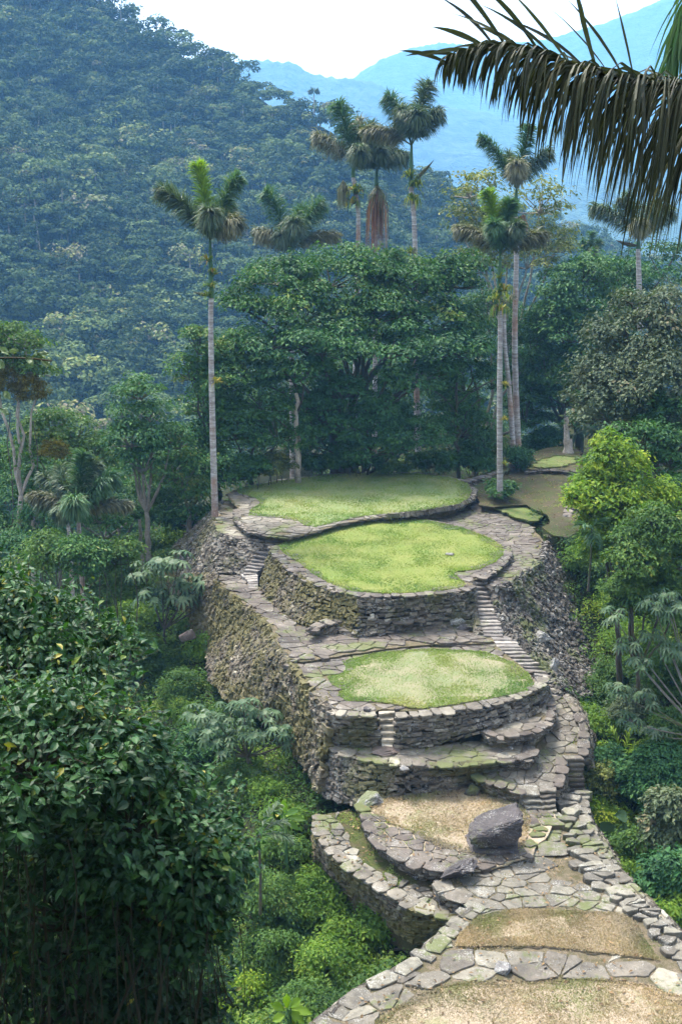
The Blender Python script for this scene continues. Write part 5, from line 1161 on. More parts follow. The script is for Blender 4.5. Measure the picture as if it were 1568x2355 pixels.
for a in [('fresh bush above the big right rubble wall', 1385, 1330, 40, 40, 'leaf_mid', .15), ('green bush at the top corner of the right rubble wall', 1330, 1290, 30, 26, 'leaf_bright', .15), ('yellowish bush right of the rubble wall', 1420, 1390, 55, 45, 'leaf_yellow', .14), ('mid bush at the right edge above the umbrella leaves', 1530, 1390, 60, 55, 'leaf_mid', .15), ('yellow-green bush beside the foot of the rubble wall', 1440, 1480, 55, 50, 'leaf_bright', .13), ('thicket at the right edge level with the lower lawn', 1530, 1560, 60, 75, 'leaf_mid', .13), ('low green bush by the end of the rubble wall', 1370, 1600, 50, 35, 'leaf_mid', .12), ('leafy green bank beside the right path', 1380, 1670, 45, 40, 'leaf_bright', .12), ('olive bush behind the fan-leaved plant', 1480, 1650, 60, 60, 'leaf_grey', .13),
          ('dark glossy bush at the right edge', 1510, 1790, 75, 75, 'leaf_deep', .16), ('drooping reddish-green bush at the far right edge', 1545, 1900, 60, 80, 'leaf_grey', .2), ('bright bush beside the right hand steps', 1385, 1880, 50, 42, 'leaf_yellow', .12), ('green bush behind the big heart-shaped leaves', 1440, 1960, 55, 45, 'leaf_mid', .12), ('large-leaved dark bush low on the right edge', 1530, 2040, 60, 70, 'leaf_deep', .22), ('grassy green bank right of the rim path', 1435, 2040, 50, 50, 'leaf_bright', .10), ('shadowed bush beside the plaza corner', 1530, 2160, 45, 40, 'leaf_dark', .13), ('small bright bush at the bottom right corner', 1560, 2120, 35, 60, 'leaf_bright', .14), ('wide green bush under the lime shrub', 1440, 1240, 70, 60, 'leaf_mid', .15), ('leafy bush at the far right below the round shrub', 1530, 1340, 60, 50, 'leaf_mid', .15), ('low bush on the bank beside the upper path', 1355, 1260, 40, 40, 'leaf_mid', .14), ('bush filling the bank under the round shrub', 1470, 1370, 60, 55, 'leaf_mid', .14), ('pale green bush on the bank above the right path', 1420, 1560, 60, 50, 'leaf_mid', .13), ('bush at the right edge beneath the umbrella-leaved tree', 1540, 1700, 55, 60, 'leaf_mid', .13), ('low dark bush between the fan palm and the steps', 1400, 1760, 40, 40, 'leaf_deep', .13), ('brownish scrub along the right path edge', 1380, 1800, 35, 45, 'leaf_sparse', .11)]:
    bush('bush', a[0], a[1], a[2], a[3] * 1.2, a[4] * 1.15, a[5], a[6], 110, 0.42 if a[2] > 1500 else 0.55, group=Br, flat=0.6)

# umbrella-leaved trees, big single leaves, fans
def umbrella_tree(label, y, base_uv, ends, size=0.38, bark='bark_dark', nleaf=7):
    h_ = hit(base_uv[0], base_uv[1] + 70)
    if h_: y = h_[1] - .2
    size = size * F ** 0 * y / 31 * 1.05
    b = PY(base_uv[0], base_uv[1], y); z = terr1(b[0], b[1])
    root = np.array([b[0], b[1], min(z, b[2])])
    o = thing('umbrella_tree', label, 'tree', root); tb, lb = MB(), MB()
    fork = b + [0, 0, 0.1]
    limb(tb, root, fork, .09, .06, .04)
    for (u, v, dp) in ends:
        e = PY(u, v, y + dp)
        m = (fork + e) / 2 + np.array([0, 0, -0.25])
        tube(tb, bez(fork, m, e, 9), np.linspace(.04, .018, 9), 6)
        for k in range(nleaf):
            a = k / nleaf * 6.28 + RNG.uniform(-.4, .4); el = RNG.uniform(-0.1, 0.9)
            d = np.array([math.cos(a) * math.cos(el), math.sin(a) * math.cos(el), math.sin(el)])
            h = e + d * size * RNG.uniform(.9, 1.5); tube(tb, bez(e, e + d * size * .6 + [0, 0, .05], h, 4), .009, 4)
            ax = nrm(d * .35 + [0, 0, 1] + RNG.normal(0, .2, 3)); X = nrm(np.cross(ax, [0.3, 1, 0.1])); Yv = np.cross(ax, X)
            nl = 9; t = RNG.uniform(.2, .9)
            for q in range(nl):
                aa = q / nl * 6.28; r_ = nrm(X * math.cos(aa) + Yv * math.sin(aa)); sd_ = np.cross(ax, r_)
                L_ = size * RNG.uniform(.8, 1.1)
                p0 = h; p1 = h + r_ * L_ * .4 + ax * .03; p2 = h + r_ * L_ * .78 - [0, 0, L_ * .22]; p3 = h + r_ * L_ * .92 - [0, 0, L_ * .5]
                w0, w1, w2 = L_ * .05, L_ * .12, L_ * .11
                V = [p0 - sd_ * w0, p0 + sd_ * w0, p1 - sd_ * w1, p1 + sd_ * w1, p2 - sd_ * w2, p2 + sd_ * w2, p3]
                lb.add(V, [[0, 1, 3, 2], [2, 3, 5, 4]], t + RNG.normal(0, .08)); lb.poly(np.array(V)[[4, 5, 6]], [0, 1, 2], t)
    obj('trunk', tb, M[bark], o); obj('leaves', lb, M['leaf_cecropia'], o)
umbrella_tree('umbrella-leaved tree with silvery palmate leaves in front of the flank wall', 29, (570, 1745), [(560, 1625, 0), (610, 1650, .3), (640, 1690, -.2), (500, 1660, .3), (470, 1690, -.3), (530, 1640, .5), (580, 1700, -.6), (670, 1700, .2), (605, 1790, -.4), (450, 1640, .2), (515, 1720, -.5), (555, 1680, .8)], .29)
umbrella_tree('umbrella-leaved tree against the far end of the flank wall', 40, (378, 1450), [(370, 1310, 0), (330, 1320, .4), (410, 1300, -.3), (440, 1345, .2), (480, 1350, .3), (390, 1350, .6), (350, 1380, -.4), (420, 1385, -.2), (520, 1350, .4)], .32)
umbrella_tree('umbrella-leaved tree with red buds at the right edge', 31, (1625, 1700), [(1500, 1390, .3), (1545, 1410, 0), (1440, 1490, 0), (1470, 1530, -.3), (1420, 1590, .2), (1500, 1470, .4), (1540, 1500, -.2), (1480, 1610, .1), (1530, 1380, .3), (1450, 1660, -.2), (1500, 1690, .1), (1410, 1420, .3)], .25, 'bark', 9)
umbrella_tree('umbrella-leaved tree before the grey-green tree', 46, (1490, 1080), [(1450, 960, 0), (1500, 970, .3), (1420, 990, 0), (1540, 1000, .2), (1480, 1020, -.3), (1380, 1010, .2), (1520, 1060, .1)], .45, 'bark_pale')

def fan_plant(name, label, u, v, y, tips, mat, L=.3, n=70, w=.035, cat='plant', sp=.25, down=.25):
    if u > 1300 and v > 1500: y = hit(u, v + 50)[1] - .3
    b = PY(u, v, y); b0 = b.copy(); b0[2] = min(b[2], max(b[2] - 2.5, terr1(b[0], b[1]))); L = L * y / 31
    sc = np.linalg.norm(b) / F
    o = thing(name, label, cat, b0); tb = MB(); tube(tb, np.array([b0, (b + b0) / 2 + [.03, 0, 0], b]), [.05, .04, .03], 6); obj('stem', tb, M['bark_dark'], o)
    for (du, dv, dp) in tips:
        fb = MB(); frond(fb, fb, b, b + np.array([du * sc, dp, -dv * sc]), L, n, w, spread=sp, down=down, r=.012, start=.2, up_mid=.2, rr_end=.004)
        obj('frond', fb, M[mat], o)
fan_plant('fern_palm', 'small bright feather-leaved palm beside the right path', 1430, 1745, 31, [(-50, -35, .2), (-25, -60, .3), (25, -70, .2), (60, -45, .1), (55, -5, -.4), (-20, -5, -.6), (10, -40, -.7)], 'frond_new', .34)
fan_plant('fern_palm', 'drooping dark feather palm beside the lime shrub', 1345, 1110, 44, [(-5, -50, .3), (25, -60, .2), (-25, -20, -.5), (-20, 25, -.5), (15, 15, -.8)], 'frond_green', .42)
fan_plant('fern_palm', 'feather palm hanging under the lime shrub', 1360, 1215, 40, [(-25, -15, -.3), (0, 20, -.6), (25, -20, .2), (20, 25, -.4)], 'frond_green', .4)
fan_plant('fern_palm', 'pale feather leaf arching from the bushes by the crescent path', 595, 1920, 27, [(60, -28, .1), (45, -60, .3), (75, 0, -.2)], 'frond', .35)

def big_leaf(mb, base, tip, width, t, nrm_=(0, -0.5, 0.8), heart=True):
    base, tip = np.asarray(base, float), np.asarray(tip, float); ax = tip - base; L = np.linalg.norm(ax); ax = ax / L
    s_ = nrm(np.cross(ax, nrm_)); up = np.cross(s_, ax)
    prof = [(0, .15), (.08, .7), (.22, 1.0), (.45, .92), (.7, .6), (.88, .25), (1, .01)] if heart else [(0, .08), (.2, .55), (.45, 1), (.7, .8), (.9, .3), (1, .01)]
    V = []
    for (q, w) in prof:
        c = base + ax * L * q - np.array([0, 0, 1]) * L * .18 * q * q
        for sg in (-1, -.5, 0, .5, 1): V.append(c + s_ * sg * w * width / 2 + up * abs(sg) * width * .10 + up * RNG.normal(0, .006))
    m = len(prof); f = [[i * 5 + j, i * 5 + j + 1, (i + 1) * 5 + j + 1, (i + 1) * 5 + j] for i in range(m - 1) for j in range(4)]
    mb.add(V, f, t)
def leafy_plant(name, label, u, v, y, leaves, mat, heart=True, cat='plant', ty=.5):
    if u > 1300: y = hit(u, v + 30)[1] - .3
    b = PY(u, v, y); b0 = b.copy(); b0[2] = min(b[2] - .3, max(b[2] - 2, terr1(b[0], b[1]))); sc = np.linalg.norm(b) / F
    o = thing(name, label, cat, b0); st = MB()
    for (u0, v0, u1, v1, w) in leaves:
        a = PY(u0, v0, y + RNG.uniform(-.3, .3)); e = PY(u1, v1, a[1] - .12)
        tube(st, bez(b0, (b0 + a) / 2 + [0, 0, .3], a, 6), .012, 5)
        lm = MB(); big_leaf(lm, a, e, w * sc, np.clip(RNG.normal(ty, .15), 0, 1), heart=heart); obj('leaf', lm, M[mat], o, smooth=True)
    obj('stem', st, M['frond_green'], o)
leafy_plant('elephant_ear', 'elephant-ear plant with big pale heart-shaped leaves on the right slope', 1420, 1945, 27, [(1400, 1890, 1390, 1925, 34), (1420, 1905, 1450, 1925, 36), (1388, 1915, 1402, 1952, 40), (1440, 1880, 1410, 1870, 30)], 'leaf_cecropia', ty=.35)
leafy_plant('broad_leaf_plant', 'rosette of long pale broad leaves at the bottom edge', 670, 2330, 25, [(665, 2325, 700, 2350, 22), (668, 2320, 720, 2325, 20), (660, 2318, 660, 2275, 18), (668, 2316, 695, 2290, 20), (655, 2325, 620, 2300, 18), (655, 2335, 625, 2345, 20), (670, 2335, 680, 2365, 22)], 'leaf_yellow', heart=False, ty=.45)
leafy_plant('broad_leaf_plant', 'clump of broad arching leaves left of the crescent path', 660, 1880, 31, [(655, 1875, 690, 1855, 16), (660, 1880, 705, 1880, 16), (650, 1880, 620, 1860, 16), (655, 1870, 650, 1830, 15), (660, 1890, 690, 1905, 16), (650, 1890, 625, 1905, 15), (640, 1870, 610, 1880, 14)], 'leaf_bright', heart=False, ty=.3)

# ------------------------------------------------------------------ hedge in the left foreground
def near_shrub(label, lobes, n_pads, leaf=.105, per=26, hang=0, base=(-3.4, 9.0), flat=.6, tint=.42, padr=.34):
    cs = [PY(u, v, y) for (u, v, ru, rv, y, d) in lobes]
    root = np.array([base[0], base[1], terr1(*base) - .1])
    o = thing('climber_covered_hedge', label, 'hedge', root); tb, cb = MB(), MB()
    for (u, v, ru, rv, y, d), c, n in zip(lobes, cs, n_pads):
        sc = np.linalg.norm(c) / F; R = np.array([ru * sc, d, rv * sc])
        limb(tb, root, c - [0, 0, R[2] * .4], .022, .012, .10, 9)
        P, rr = crown_pads(c, R, int(n * .8), padr, inner=.5, under=-0.75)
        kv = np.array([noise.noise(Vector(q * 1.9)) > -.13 for q in P]); P, rr = P[kv], rr[kv]
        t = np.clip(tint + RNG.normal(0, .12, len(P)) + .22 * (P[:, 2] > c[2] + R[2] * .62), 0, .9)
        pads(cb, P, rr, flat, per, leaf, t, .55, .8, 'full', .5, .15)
        # shoots that break the outline
        for _ in range(int(n * .10)):
            d = sph(1)[0]; d[2] = abs(d[2]) * .8; a_ = c + d * R * .95; e_ = a_ + nrm(d + [0, 0, .35] + RNG.normal(0, .4, 3)) * RNG.uniform(.2, .5)
            q = bez(a_, (a_ + e_) / 2 + RNG.normal(0, .05, 3), e_, 7); tube(tb, q, .004, 3)
            k_ = RNG.integers(8, 16); ii = RNG.integers(0, 7, k_)
            leafset(cb, q[ii] + RNG.normal(0, .035, (k_, 3)), np.array([0, 0, 1]) + RNG.normal(0, .5, (k_, 3)), leaf, np.clip(RNG.normal(.6, .2, k_), 0, 1), .5, .15, shape='full')
        for q in P[::6]: limb(tb, c - [0, 0, R[2] * .4], q, .02, .006, .12, 5, 4)
        if hang:
            m = int(hang * R[0] * R[2])
            for _ in range(m):
                a = RNG.uniform(-1, 1); top = c + np.array([R[0] * a, -R[1] * RNG.uniform(.35, 1.02) * math.sqrt(max(0, 1 - a * a)), RNG.uniform(-.5, .6) * R[2]])
                L_ = RNG.uniform(.5, 2.0); e = top + [RNG.normal(0, .09), RNG.normal(0, .05), -L_]
                tube(tb, bez(top, (top + e) / 2 + RNG.normal(0, .14, 3), e, 7), RNG.uniform(.003, .007), 3)
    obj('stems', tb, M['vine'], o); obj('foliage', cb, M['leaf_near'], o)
    return o
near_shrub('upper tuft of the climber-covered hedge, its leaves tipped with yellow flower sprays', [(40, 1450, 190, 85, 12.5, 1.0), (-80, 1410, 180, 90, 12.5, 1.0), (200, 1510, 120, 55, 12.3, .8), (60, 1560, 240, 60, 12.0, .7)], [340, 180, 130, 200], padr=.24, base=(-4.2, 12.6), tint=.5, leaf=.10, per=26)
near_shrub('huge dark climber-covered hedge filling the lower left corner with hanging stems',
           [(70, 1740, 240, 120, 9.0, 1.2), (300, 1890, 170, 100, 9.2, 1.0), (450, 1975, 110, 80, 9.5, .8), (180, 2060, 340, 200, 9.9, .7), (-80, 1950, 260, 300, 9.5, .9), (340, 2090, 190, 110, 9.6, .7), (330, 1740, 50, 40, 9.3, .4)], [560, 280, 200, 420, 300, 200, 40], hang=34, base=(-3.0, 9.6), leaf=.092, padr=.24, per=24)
near_shrub('inner growth of the foreground hedge, leaves tinted dark for shade, sparse on hanging stems', [(60, 2330, 400, 240, 10.6, .5), (330, 2300, 170, 200, 10.8, .5), (160, 2100, 300, 280, 11.0, .3)], [520, 240, 380], padr=.32, leaf=.10, per=22, base=(-2.6, 11.2), tint=.2, hang=40)  # low tint puts the shade inside the hedge into the leaf colour
tree('shade_tree', 'tall unseen leafy tree added left of the viewpoint to shade the hedge', 'tree', [(-8, -2, 2.6, 2.6, 2.5), (-8.5, -5, 2.5, 2.5, 4.5), (-5, 0.5, 2.4, 1.4, -3), (-9, 1, 2.5, 1.8, 5.5), (-6.5, -5, 2.2, 2.2, 1.0)], 'leaf_dark', leaf=.3, per=60, padr=.8, base=(-8, 1), absolute=True, limbs=False)  # out-of-frame tree, added to cut the sky light on the hedge
tree('shade_tree', 'dense unseen leafy tree added behind the viewpoint to darken the hedge', 'tree', [(-3, -3, 3, 2.6, -6), (1, -1, 3, 2.6, -7), (5, -2, 3, 2.8, -5), (1, 2.5, 3.5, 1.6, -6)], 'leaf_dark', leaf=.3, per=60, padr=.8, base=(0, -7), absolute=True, limbs=False)  # added out of frame as well, blocks light reaching the hedge from behind
# blurred twig with pale leaves near the lens on the left
o = thing('overhanging_twig', 'thin twig with a few pale leaves reaching in from the left edge', 'twig', PY(-60, 830, 7)); tb = MB()
tube(tb, bez(PY(-60, 830, 7), PY(20, 815, 7), PY(120, 830, 7), 8), .006, 4); obj('stem', tb, M['vine'], o)
for (a, b, c, d) in [(0, 800, 22, 812), (20, 812, 45, 800), (60, 820, 78, 838), (78, 822, 88, 800), (95, 828, 118, 842), (88, 815, 112, 808), (-5, 825, 10, 845), (8, 900, 25, 915), (0, 940, 22, 950)]:
    lm = MB(); big_leaf(lm, PY(a, b, 7), PY(c, d, 6.97), .045, .8, heart=False); obj('leaf', lm, M['leaf_cecropia'], o)

# ------------------------------------------------------------------ near palm leaf at the upper right
NP = PY(1900, 330, 6.6)
npm = thing('near_palm', 'great arching palm leaf with olive-brown hanging leaflets across the upper right', 'palm', (NP[0], NP[1], terr1(NP[0], NP[1]) - .2))
tb = MB(); tube(tb, np.array([[NP[0], NP[1], terr1(NP[0], NP[1]) - .3], [NP[0] + .05, NP[1], NP[2] * .5 - 3], [NP[0], NP[1], NP[2]]]), [.17, .14, .12], 12); obj('trunk', tb, M['palm_bark'], npm, smooth=True)
def near_frond(path, ranks, mat, wid, name='frond', seed=1):
    """path: traced midrib (u, v, y); ranks: list of (count, length fn, direction fn, droop)"""
    P = resample(smooth_poly(np.array([PY(*p) for p in path]), False, 3), n=60)
    mb = MB(); tube(mb, P, np.linspace(.022, .005, 60), 6, 0.35)
    for (n, s0, s1, Lf, dirf, sag, jit) in ranks:
        for s in np.linspace(s0, s1, n):
            s = min(1, max(0, s + RNG.normal(0, .004)))
            k = s * 58.999; i = int(k); c = P[i] * (1 - k + i) + P[i + 1] * (k - i)
            T = nrm(P[min(59, i + 1)] - P[max(0, i - 1)])
            d = nrm(np.array(dirf(s)) + T * .35 + RNG.normal(0, jit, 3)); L = Lf(s) * RNG.uniform(.82, 1.1)
            w = wid * RNG.uniform(.75, 1.2); m = 8; q = c.copy(); V = []
            wv = nrm(np.cross(d, T) * .5 + np.cross(d, [0, 1, 0.2]) + RNG.normal(0, .3, 3))
            for j in range(m + 1):
                x = j / m; ww = w * (.45 + .55 * math.sin(min(1, x * 1.6) * 1.57)) * (1 - max(0, x - .55) / .46) ** .8
                nn = nrm(np.cross(wv, d))
                V += [q - wv * ww * .5, q + nn * ww * .22, q + wv * ww * .5]
                q = q + d * L / m
                d = nrm(d + np.array([RNG.normal(0, .03), RNG.normal(0, .03), -sag * (1.0 if j > 0 else .6)]))
            f = [[3 * j + a, 3 * j + a + 1, 3 * j + a + 4, 3 * j + a + 3] for j in range(m) for a in (0, 1)]
            mb.add(V, f, np.clip(RNG.normal(.42, .2), 0, 1))
    return obj(name, mb, M[mat], npm)
path = [(1900, 330, 6.6), (1700, 235, 6.2), (1568, 205, 6.0), (1450, 185, 5.8), (1350, 165, 5.7), (1250, 125, 5.7), (1150, 108, 5.75), (1075, 118, 5.8), (1020, 150, 5.85)]
near_frond(path, [
    (210, .12, 1.0, lambda s: 1.42 - 1.27 * s ** 1.05, lambda s: (-.15 - .25 * s, -.7, .30), .62, .18),
    (210, .12, .97, lambda s: 1.44 - 1.28 * s ** 1.05, lambda s: (-.2 - .2 * s, .55, .25), .62, .18),
    (90, .14, .95, lambda s: 1.28 - 1.13 * s ** 1.05, lambda s: (-.05 - .25 * s, -.2, -.5), .35, .20),
    (11, .60, .90, lambda s: .50, lambda s: (-.35 - .55 * (s - .5), .1, 1.0), .06, .22),
    (9, .76, .99, lambda s: .28, lambda s: (-1.0, .1, .55), .06, .25)], 'frond_near', .024)
path2 = [(1960, 300, 7.4), (1800, 0, 7.2), (1680, -90, 7.0), (1610, -60, 7.0), (1575, 20, 7.0), (1560, 120, 7.0)]
near_frond(path2, [(80, .35, 1.0, lambda s: .36, lambda s: (-.5, -.4, -.5), .3, .25), (90, .35, 1.0, lambda s: .5, lambda s: (-.1, .2, -.8), .25, .25)], 'frond_green', .02)

# ------------------------------------------------------------------ ground cover and grass
def scatter_cover(n, name, mat, size, area, label=None):
    mb = MB()
    x = RNG.uniform(area[0], area[1], n); y = RNG.uniform(area[2], area[3], n)
    z = terr(x, y)
    u = CX + F * x / (y * CP - z * SP) ; dep = (y * CP - z * SP)
    v = CY - F * (y * SP + z * CP) / dep
    k = (u > -150) & (u < 1720) & (v < 2500) & (v > 900) & (dep > 2) & (z > -60)
    # thin with distance, keep even cover in the picture
    p = np.clip(1.0, 0, 1) * (RNG.random(n) < np.clip(900 / dep ** 2, 0.12, 1))
    foot = np.vstack([pl[:, :2]]); k &= p.astype(bool)
    for P in (pl, up, l3, t3_out, t1_out, t2_out, hm, cr, rp, clr): k &= ~in_poly(x, y, P)
    x, y, z = x[k], y[k], z[k]
    n = len(x)
    sz = np.ones(n) * size
    C = np.stack([x, y, z + RNG.uniform(0, .35, n)], 1)
    t = np.clip([noise.noise(Vector((a * .25, b * .25, 0))) * .9 + .45 for a, b in zip(x, y)] + RNG.normal(0, .15, n), 0, 1)
    # each spot is a tuft of leaves
    C = np.repeat(C, 5, 0) + RNG.normal(0, .14, (n * 5, 3)); t = np.repeat(t, 5)
    leafset(mb, C, np.array([0, 0, 1]) + RNG.normal(0, .5, (n * 5, 3)), size, t, .45, .1, .1)
    return tag(obj(name, mb, M[mat]), label, 'ground cover' if label else None, kind='stuff')
scatter_cover(300000, 'ground_cover', 'cover', .16, (-30, 26, 10, 82), 'low green leafy ground cover on the slopes between the bushes')

def undergrowth(n, name, mat, label, xr, yr, size, per, pr, tint):
    x = RNG.uniform(*xr, n); y = RNG.uniform(*yr, n); z = terr(x, y); dep = y * CP - z * SP
    u = CX + F * x / dep; v = CY - F * (y * SP + z * CP) / dep
    k = (u > -120) & (u < 1700) & (v < 2480) & (v > 1150) & (z > -55)
    for P in (pl, up, l3, t3_out, t1_out, t2_out, hm, cr, rp, clr, ring, l4, led):
        c = P.mean(0); Q = c + (P - c) * 1.12; k &= ~in_poly(x, y, Q)
    # keep clear of the masonry faces
    for q in np.where(k)[0]:
        d = np.hypot(FOOT[:, 0] - x[q], FOOT[:, 1] - y[q])
        if d.min() < pr * 1.2: k[q] = False
    x, y, z = x[k], y[k], z[k]; C = np.stack([x, y, z + RNG.uniform(.05, .7, len(x)) * pr * 1.4], 1)
    t = np.clip([tint + noise.noise(Vector((a * .18, b * .18, 2))) * .7 for a, b in zip(x, y)] + RNG.normal(0, .1, len(x)), 0, 1)
    mb = MB(); pads(mb, C, pr * RNG.uniform(.6, 1.4, len(x)), .8, per, size, t, .5, .8)
    return tag(obj(name, mb, M[mat]), label, 'undergrowth', kind='stuff')
FOOT = SEEDS[:-35]
undergrowth(2600, 'undergrowth', 'cover', 'tangled low undergrowth covering the left slope below the flank wall', (-26, 0), (20, 66), .15, 70, .5, .45)
undergrowth(1500, 'undergrowth', 'leaf_mid', 'mixed low undergrowth covering the right bank beside the paths', (6.5, 24), (22, 66), .15, 80, .55, .45)

def blades(P, n, name, mat, label, L=.07, dz=.05, w=.012, co=None, mask=None, cat='grass', grow=1.015):
    P = np.asarray(P); co = plane(P); P = P.mean(0) + (P - P.mean(0)) * grow
    x0, y0 = P[:, 0].min() - .1, P[:, 1].min() - .1; x1, y1 = P[:, 0].max() + .1, P[:, 1].max() + .1
    x = RNG.uniform(x0, x1, n); y = RNG.uniform(y0, y1, n); k = in_poly(x, y, P)
    if mask is not None: k &= np.array([noise.noise(Vector((a * 1.1, b * 1.1, 4))) > mask for a, b in zip(x, y)])
    x, y = x[k], y[k]
    z = x * co[0] + y * co[1] + co[2] + dz; n = len(x); C = np.stack([x, y, z], 1)
    d = nrm(RNG.normal(0, 1, (n, 3)) * [1, 1, .2] * .9 + [0, 0, .8]); s_ = nrm(np.cross(d, RNG.normal(0, 1, (n, 3)))) * w
    l_ = (L * RNG.uniform(.5, 1.4, n))[:, None]
    V = np.stack([C - s_, C + s_, C + d * l_], 1); mb = MB()
    t = np.clip([noise.noise(Vector((a * .6, b * .6, 7))) * .9 + .5 for a, b in zip(x, y)] + RNG.normal(0, .1, n), 0, 1)
    mb.add(V.reshape(-1, 3), np.arange(n * 3).reshape(n, 3), t)
    return tag(obj(name, mb, M[mat]), label, 'grass', kind='stuff')
blades(t1_lawn, 60000, 'grass', 'blade', 'short green grass of the upper lawn', w=.02, L=.09)
blades(t2_lawn, 60000, 'grass', 'blade', 'short yellow-green grass of the middle lawn', w=.02, L=.08)
blades(t3_lawn, 50000, 'grass', 'blade', 'short patchy grass of the lower lawn', w=.016, L=.07)
blades(hm_l, 30000, 'grass', 'blade_dry', 'dry straw-coloured grass of the half-moon yard', w=.012, L=.07)
blades(g1, 50000, 'grass', 'blade_dry', 'dry grass between the plaza slabs', w=.010, L=.06)
blades(g2, 50000, 'grass', 'blade_dry', 'dry grass at the near edge of the plaza', w=.010, L=.06)

for P, n, nm in ((pl, 26000, 'plaza slabs'), (up, 16000, 'upper path'), (l3, 14000, 'middle path'), (cr, 14000, 'crescent path'), (hm, 9000, 'rim of the half-moon yard'), (t3_out, 9000, 'edge slabs of the lower terrace'), (rp, 7000, 'right path'), (l4, 5000, 'lower ledge'), (clr, 16000, 'background clearing')):
    blades(P, n, 'weeds', 'blade' if nm != 'plaza slabs' else 'blade_dry', 'small weeds and grass growing in the joints of the ' + nm, L=.08, dz=.015, w=.012, mask=.16, cat='weeds', grow=.99)

for P, n, nm in ((clr, 1400, 'background clearing'), (hm, 160, 'half-moon yard'), (pl, 420, 'plaza'), (cr, 180, 'crescent path')):
    co = plane(P); x = RNG.uniform(P[:, 0].min(), P[:, 0].max(), n * 2); y = RNG.uniform(P[:, 1].min(), P[:, 1].max(), n * 2)
    k = in_poly(x, y, P); x, y = x[k], y[k]; z = x * co[0] + y * co[1] + co[2] + .09
    mb = MB(); leafset(mb, np.stack([x, y, z], 1), np.array([0, 0, 1]) + RNG.normal(0, .25, (len(x), 3)), .11, RNG.uniform(0, 1, len(x)), .5, .1, .1)
    tag(obj('leaf_litter', mb, M['litter']), 'fallen brown leaves scattered on the ' + nm, 'leaf litter', kind='stuff')

# ------------------------------------------------------------------ hills
def hill_pt(u, v, y): return PY(u, v, y)
ridge = [(-500, -500, 420), (-200, -330, 420), (0, -190, 410), (150, -80, 400), (290, 10, 390), (380, 55, 385), (440, 95, 380), (520, 120, 375), (580, 165, 370), (620, 195, 360), (700, 225, 350), (760, 255, 345), (830, 300, 340), (900, 350, 345), (1000, 405, 360), (1080, 445, 380), (1180, 470, 400), (1300, 500, 420), (1400, 545, 450), (1500, 575, 470), (1650, 590, 480), (1900, 620, 500)]
foot = [(-180, 150), (-110, 150), (-75, 150), (-60, 150), (-48, 150), (-38, 152), (-30, 155), (-22, 158), (-14, 160), (-6, 165), (4, 170), (12, 175), (22, 182), (34, 190), (48, 200), (60, 212), (76, 226), (95, 240), (115, 260), (135, 280), (160, 300), (200, 320)]
Rg = np.array([PY(p[0], p[1] + 48, p[2]) for p in ridge]); Ft = np.array([(x, y, -66) for x, y in foot], float)
nu, nv = 200, 90
def up_(A_, n): 
    t = np.linspace(0, len(A_) - 1, n); return np.stack([np.interp(t, np.arange(len(A_)), A_[:, k]) for k in range(3)], 1)
Ru, Fu = up_(Rg, nu), up_(Ft, nu)
tt = np.linspace(0, 1, nv)[:, None, None]
H = Fu[None] * (1 - tt) + Ru[None] * tt
H[:, :, 2] += (-22 * np.sin(np.linspace(0, 1, nv) * math.pi))[:, None] * 0.6
for a in range(nv):
    for b in range(nu):
        q = Vector((H[a, b, 0] * .012, H[a, b, 1] * .012, H[a, b, 2] * .012))
        e = min(1, (1 - a / (nv - 1)) * 5)
        H[a, b, 2] += e * (noise.noise(q) * 16 + noise.noise(q * 2.6) * 7)
back = Ru + np.array([30, 200, -160])
Hs = np.concatenate([H, ((Ru + back) / 2 + [0, 0, 10])[None], back[None]], 0)
mb = MB(); i, j = np.meshgrid(np.arange(nv + 1), np.arange(nu - 1), indexing='ij')
mb.add(Hs.reshape(-1, 3), np.stack([i * nu + j, i * nu + j + 1, (i + 1) * nu + j + 1, (i + 1) * nu + j], -1).reshape(-1, 4))
tag(obj('hills', mb, M['hill'], smooth=True), kind='structure')

